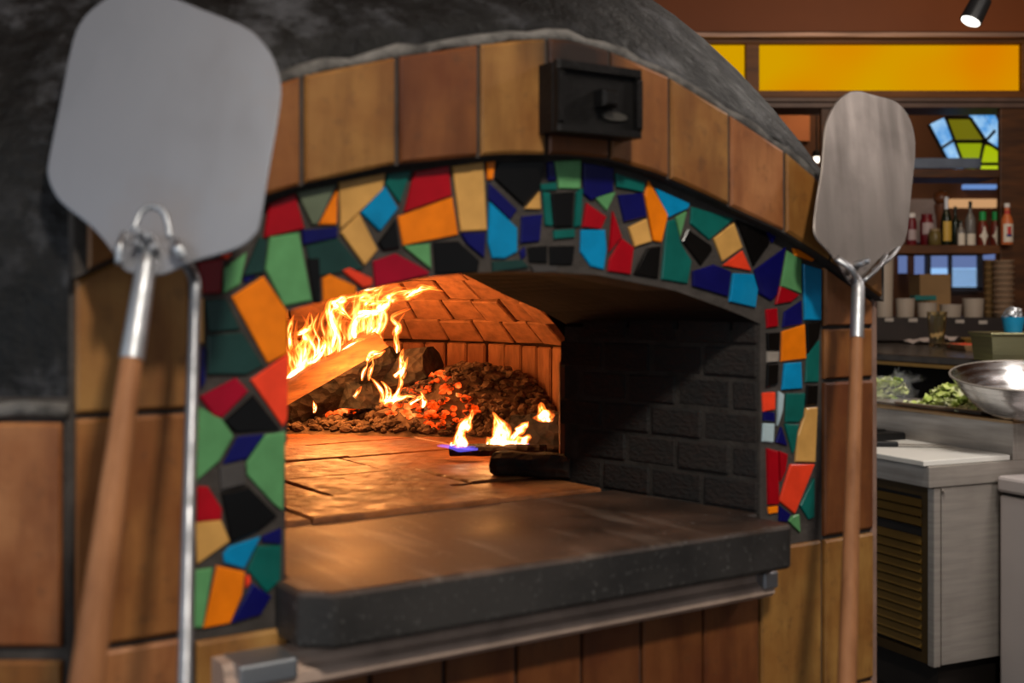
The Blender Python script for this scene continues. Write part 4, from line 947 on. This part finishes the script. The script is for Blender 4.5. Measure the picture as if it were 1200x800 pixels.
for pts in [[(1089, 146), (1106, 138), (1117, 162), (1104, 172)], [(1105, 174), (1118, 165), (1131, 197), (1118, 202)], [(1135, 132), (1148, 129), (1164, 152), (1157, 162)], [(1150, 129), (1163, 129), (1172, 146), (1172, 160), (1166, 152)], [(1158, 164), (1166, 155), (1172, 162), (1172, 176)]]: pane('blue_panel', pts, bpn.m, -.01)
mb = MB()
for a, b in [((1108, 137), (1133, 203)), ((1108, 137), (1137, 138)), ((1118, 165.5), (1154, 165.5)), ((1153, 166), (1146, 203)), ((1128, 192), (1174, 192)), ((1137, 138), (1156, 166)), ((1156, 166), (1174, 178)), ((1104, 173), (1118, 164)), ((1088, 146), (1118, 203)), ((1157, 163), (1166, 153))]:
    mb.tube([px(*a, YL-.012)-O, px(*b, YL-.012)-O], .011, 6)
mb.tube([px(1130, 138, YL)-O, px(1130, 12.6, YL)-O], .01, 6)
obj('lead_frame', mb, blackp, ln)
# window with blinds
wn = thing('window_1', 'blue daylight window with white blinds seen under the bottle shelf', 'window', px(1120, 320, 9.15)); wn['kind'] = 'structure'; O = wn.location.copy()
def wp(name, x0, y0, x1, y1, m, Y=9.15, dep=.03):
    mb = bb(MB(), x0, y0, x1, y1, Y, dep); mb.v = [tuple(Vector(v)-O) for v in mb.v]; return obj(name, mb, m, wn)
sky1 = emit('dusk_pane', (98, 118, 168), .9); sky2 = emit('day_pane', (150, 196, 246), .95)
wp('pane', 1091, 290, 1112, 314, sky1); wp('pane', 1116, 290, 1146, 314, sky1); wp('pane', 1152, 290, 1166, 304, sky1); wp('pane', 1054, 290, 1063, 320, sky1); wp('pane', 1073, 290, 1083, 322, sky1)
wp('pane', 1091, 314, 1112, 321, sky2); wp('pane', 1116, 314, 1146, 336, sky2)
blm = simple('blue_white_blind', (150, 170, 214), .6)
for k in range(7): wp('blind_slat', 1116, 316+2.9*k, 1146, 317.1+2.9*k, blm, 9.12, .025)
mb = bb(bb(bb(bb(MB(), 1086, 285, 1091, 340, 9.12, .05), 1112, 285, 1116, 340, 9.12, .05), 1146, 285, 1152, 340, 9.12, .05), 1086, 337, 1152, 341, 9.12, .05); mb.v = [tuple(Vector(v)-O) for v in mb.v]; obj('window_frame', mb, simple('dark_window_frame', (52, 56, 72), .5), wn)
far('cardboard_box', bb(MB(), 1078, 321, 1114, 366, YB+.25, .2), simple('tan_card', (138, 104, 66), .8, 0, .1), 'tan cardboard box behind the plastic tubs under the shelf', 'box')
far('teal_tray', bb(MB(), 1072, 346, 1098, 352, YB+.08, .1), simple('teal_plastic', (24, 92, 88), .4), 'small teal plastic tray on the tubs in front of the cardboard box', 'tray', bevel=.006)
far('lit_sign_panel', bb(MB(), 1114, 233, 1168, 243, 9.19, .055), emit('peach_light', (206, 156, 108), .9), 'peach lit strip glowing behind the sauce bottles', 'light')
far('blue_light_strip', bb(MB(), 1130, 216, 1168, 221, 9.19, .055), emit('blue_strip', (110, 150, 214), .85), 'thin blue light strip above the peach lit strip', 'light')
far('grey_panel', bb(MB(), 1064, 233, 1100, 284, 9.19, .055), simple('grey_mauve', (134, 118, 116), .7), 'grey mauve wall panel far behind the ketchup bottles', 'panel')
ty = YB+.0; s_ = ty/1400
tubm = simple('cloudy_tub', (150, 136, 122), .45, 0, .12, 5)
for i, (x0, x1, y0, lab) in enumerate([(1025, 1047, 300, 'tall cloudy plastic tub next to the oven corner under the shelf'), (1049, 1072, 350, 'second cloudy tub from the oven corner'), (1074, 1098, 355, 'cloudy tub under the teal tray'), (1101, 1127, 357, 'cloudy tub behind the pint glass'), (1128, 1153, 350, 'cloudy tub left of the stacked cups')]):
    w_ = (x1-x0)/2*s_; h_ = (372.5-y0)*s_; t = thing('plastic_tub', lab, 'tub', px((x0+x1)/2, 372, ty), 0, 'plastic tubs under the shelf')
    mb = MB(); mb.lathe([(w_*.86, 0), (w_*.97, h_*.94)], n=20); obj('tub_body', mb, tubm, t, smooth=40); mb = MB(); mb.lathe([(w_, h_*.94), (w_, h_), (w_*.9, h_)], n=20); obj('lid', mb, tubm, t, smooth=40)
for (x0, x1, y0, n, c, lab) in [(1153, 1166, 305, 9, (128, 98, 60), 'narrow stack of brown paper cups left of the post'), (1164, 1188, 306, 10, (156, 128, 102), 'wide stack of tan paper cups at the post')]:
    w_ = (x1-x0)/2*s_; h_ = (372-y0)*s_/n; cm = simple('cup_paper_%d' % x0, c, .7, 0, .06); me = None; base_ = px((x0+x1)/2, 372, YB-.12 if x0 > 1160 else YB-.04)
    for k in range(n):
        if me is None: mb = MB(); mb.lathe([(w_*.84, 0), (w_*.94, h_*.85), (w_, h_*.86), (w_, h_*.97), (w_*.9, h_*.97)], n=18); me = mb.mesh('paper_cup')
        o = obj('paper_cup', me, cm, smooth=True if k == 0 else False); o.location = base_+Vector((0, 0, h_*k)); tag(o, ['bottom', 'second', 'third', 'fourth', 'fifth', 'sixth', 'seventh', 'eighth', 'ninth', 'topmost'][9 if k == n-1 else k]+' cup from below in the '+lab.replace('paper cups ', '') if k < n-1 else 'topmost cup of the '+lab, 'cup', lab)
# bottles on the lower shelf
SH = px(0, 287, YB-.02).z
def bottle(name, lab, cat_, x0, x1, ytop, body, cap, lbl, yb=286.5, dy=.12, neck=.35, capf=.12, cyl=False, lab_z=(.18, .5), diamond=False, group='sauce bottles on the shelf'):
    Y = YB+dy; s_ = Y/1400; c = px((x0+x1)/2, 287, Y); c.z = SH; r = (x1-x0)/2*s_*.96; h = (yb-ytop)*s_
    t = thing(name, lab, cat_, c, 0, group)
    prof = [(r*.92, 0), (r, h*.03), (r, h*.55), (r*.9, h*.62), (r*neck, h*.76), (r*neck, h*(1-capf))] if not cyl else [(r*.92, 0), (r, h*.04), (r, h*(.86-capf)), (r*.75, h*(1-capf))]
    mb = MB(); mb.lathe(prof, n=18); obj('bottle_body', mb, body, t, smooth=40)
    cr = prof[-1][0]*1.12; mb = MB(); mb.lathe([(cr, h*(1-capf)), (cr, h*.985), (cr*.8, h)], n=14); obj('cap', mb, cap, t, smooth=40)
    if lbl:
        z0, z1 = lab_z; mb = MB(); mm = 9; a0, a1 = (-2.5, -.64)
        if diamond:
            rows = [(z0, .08), ((z0+z1)/2, 1), (z1, .08)]
        else: rows = [(z0, 1), (z1, 1)]
        Rr = [[(math.cos(-PI/2+(k/(mm-1)-.5)*1.9*w_)*r*1.03, math.sin(-PI/2+(k/(mm-1)-.5)*1.9*w_)*r*1.03, h*z) for k in range(mm)] for z, w_ in rows]
        Ri = [[(x*.97, y*.97, z) for x, y, z in q] for q in Rr]
        mb.rings(Rr, False, False, False); mb.rings(Ri, False, False, False); obj('label', mb, lbl, t, smooth=True)
    return t
pm_ = lambda n, c, r=.35: simple(n, c, r, 0, .1)
ket, kcap, klab = pm_('ketchup_red', (92, 14, 22)), pm_('white_cap', (196, 188, 182)), pm_('pale_label', (150, 132, 130))
dkg, olv, yel = pm_('dark_green_glass', (22, 28, 18), .15), pm_('olive_jar', (88, 72, 34)), pm_('yellow_label', (176, 140, 58))
sil, hot, grn, org = pm_('silver_foil', (190, 190, 196), .3), pm_('hot_sauce_red', (96, 34, 22)), pm_('green_cap', (22, 128, 60)), pm_('orange_sauce', (176, 92, 48))
cln, wlab, brn = pm_('smoky_glass', (98, 92, 88), .15), pm_('cream_label', (190, 178, 162)), pm_('brown_turned_wood', (98, 54, 28), .3)
bottle('ketchup_bottle', 'red ketchup bottle with white cap, leftmost on the shelf beside the peel blade', 'bottle', 1062, 1074, 248, ket, kcap, klab, cyl=True, capf=.14)
bottle('ketchup_bottle', 'wide red ketchup bottle with round pale label, second from left', 'bottle', 1078, 1094, 249, ket, ket, klab, cyl=True, capf=.1, lab_z=(.36, .72))
bottle('mustard_jar', 'squat olive jar in front of the pepper mill', 'jar', 1088, 1103, 267, olv, pm_('jar_lid', (120, 100, 70)), None, cyl=True, dy=.02, capf=.16)
pmll = thing('pepper_mill', 'tall brown wooden pepper mill standing behind the bottles', 'pepper mill', Vector((px(1103, 287, YB+.26).x, YB+.26, SH))); s_ = (YB+.26)/1400
mb = MB(); mb.lathe([(8*s_, 0), (8*s_, 4*s_), (5*s_, 16*s_), (6*s_, 34*s_), (8*s_, 46*s_), (8*s_, 50*s_)], n=18); obj('mill_body', mb, brn, pmll, smooth=40)
mb = MB(); mb.lathe([(6*s_, 50*s_), (8.5*s_, 56*s_), (7.5*s_, 63*s_), (3*s_, 66*s_)], n=18); obj('mill_top', mb, brn, pmll, smooth=True)
bottle('wine_vinegar_bottle', 'dark bottle with yellow label and silver foil neck', 'bottle', 1103, 1115, 229, dkg, sil, yel, lab_z=(.1, .5), capf=.26)
bottle('dark_oil_bottle', 'dark green oil bottle right of the yellow-labelled one', 'bottle', 1115, 1124, 240, dkg, dkg, None)
bottle('small_sauce_bottle', 'small sauce bottle with cream label left of the pourer bottle', 'bottle', 1121, 1131, 257, cln, dkg, wlab, dy=.05, lab_z=(.0, .48))
bottle('pourer_bottle', 'smoky bottle with black pourer and white label in the middle of the shelf', 'bottle', 1131, 1143, 234, cln, dkg, wlab, lab_z=(.02, .27), capf=.16, neck=.32)
bottle('hot_sauce_bottle', 'hot sauce bottle with green cap and white diamond label, left of the pair', 'bottle', 1145, 1158, 246, hot, grn, wlab, diamond=True, lab_z=(.02, .56), capf=.27, neck=.55)
bottle('hot_sauce_bottle', 'hot sauce bottle with green cap and white diamond label, right of the pair', 'bottle', 1160, 1172.5, 246, hot, grn, wlab, diamond=True, lab_z=(.02, .56), capf=.27, neck=.55)
wb_ = bottle('wing_sauce_bottle', 'orange sauce bottle with red and white labels, rightmost on the shelf', 'bottle', 1173, 1187, 238, org, kcap, wlab, dy=-.06, lab_z=(.06, .5), capf=.1, neck=.45)
s_ = (YB-.06)/1400
rr = 7*s_*.96
def patch(name, r, z0, z1, a, m):
    mb = MB(); mb.rings([[(math.cos(-PI/2+(k/6-.5)*a)*r, math.sin(-PI/2+(k/6-.5)*a)*r, z) for k in range(7)] for z in (z0*s_, z1*s_)], False, False, False); obj(name, mb, m, wb_)
patch('neck_label', rr*.52, 33, 40, 2.4, pm_('red_label', (160, 44, 36))); patch('blue_mark', rr*1.045, 9, 12, .9, pm_('navy_mark', (30, 34, 90))); patch('red_mark', rr*1.045, 12, 21, .7, pm_('red_mark', (168, 50, 44)))
# oven-side spotlight near the ceiling
sp = thing('ceiling_spotlight', 'black ceiling spotlight with a lit white lens at the top right', 'spotlight', px(1145, 10, 5.0)); s_ = 5/1400
dv = Vector((-7, -1.5, -13)).normalized()
mb = MB(); mb.tube([-dv*.05, -dv*.045, dv*.055, dv*.062], [.034, .042, .046, .046], 20, cap=True); obj('lamp_head', mb, blackp, sp, smooth=40)
mb = MB(); mb.tube([dv*.0622, dv*.066], [.04, .038], 20); obj('lens', mb, emit('lit_lens', (255, 250, 240), 3), sp)
mb = MB(); mb.tube([-dv*.03, Vector((.03, 0, .06)), Vector((.03, 0, 3.5-sp.location.z))], .012, 8); obj('stem', mb, blackp, sp)
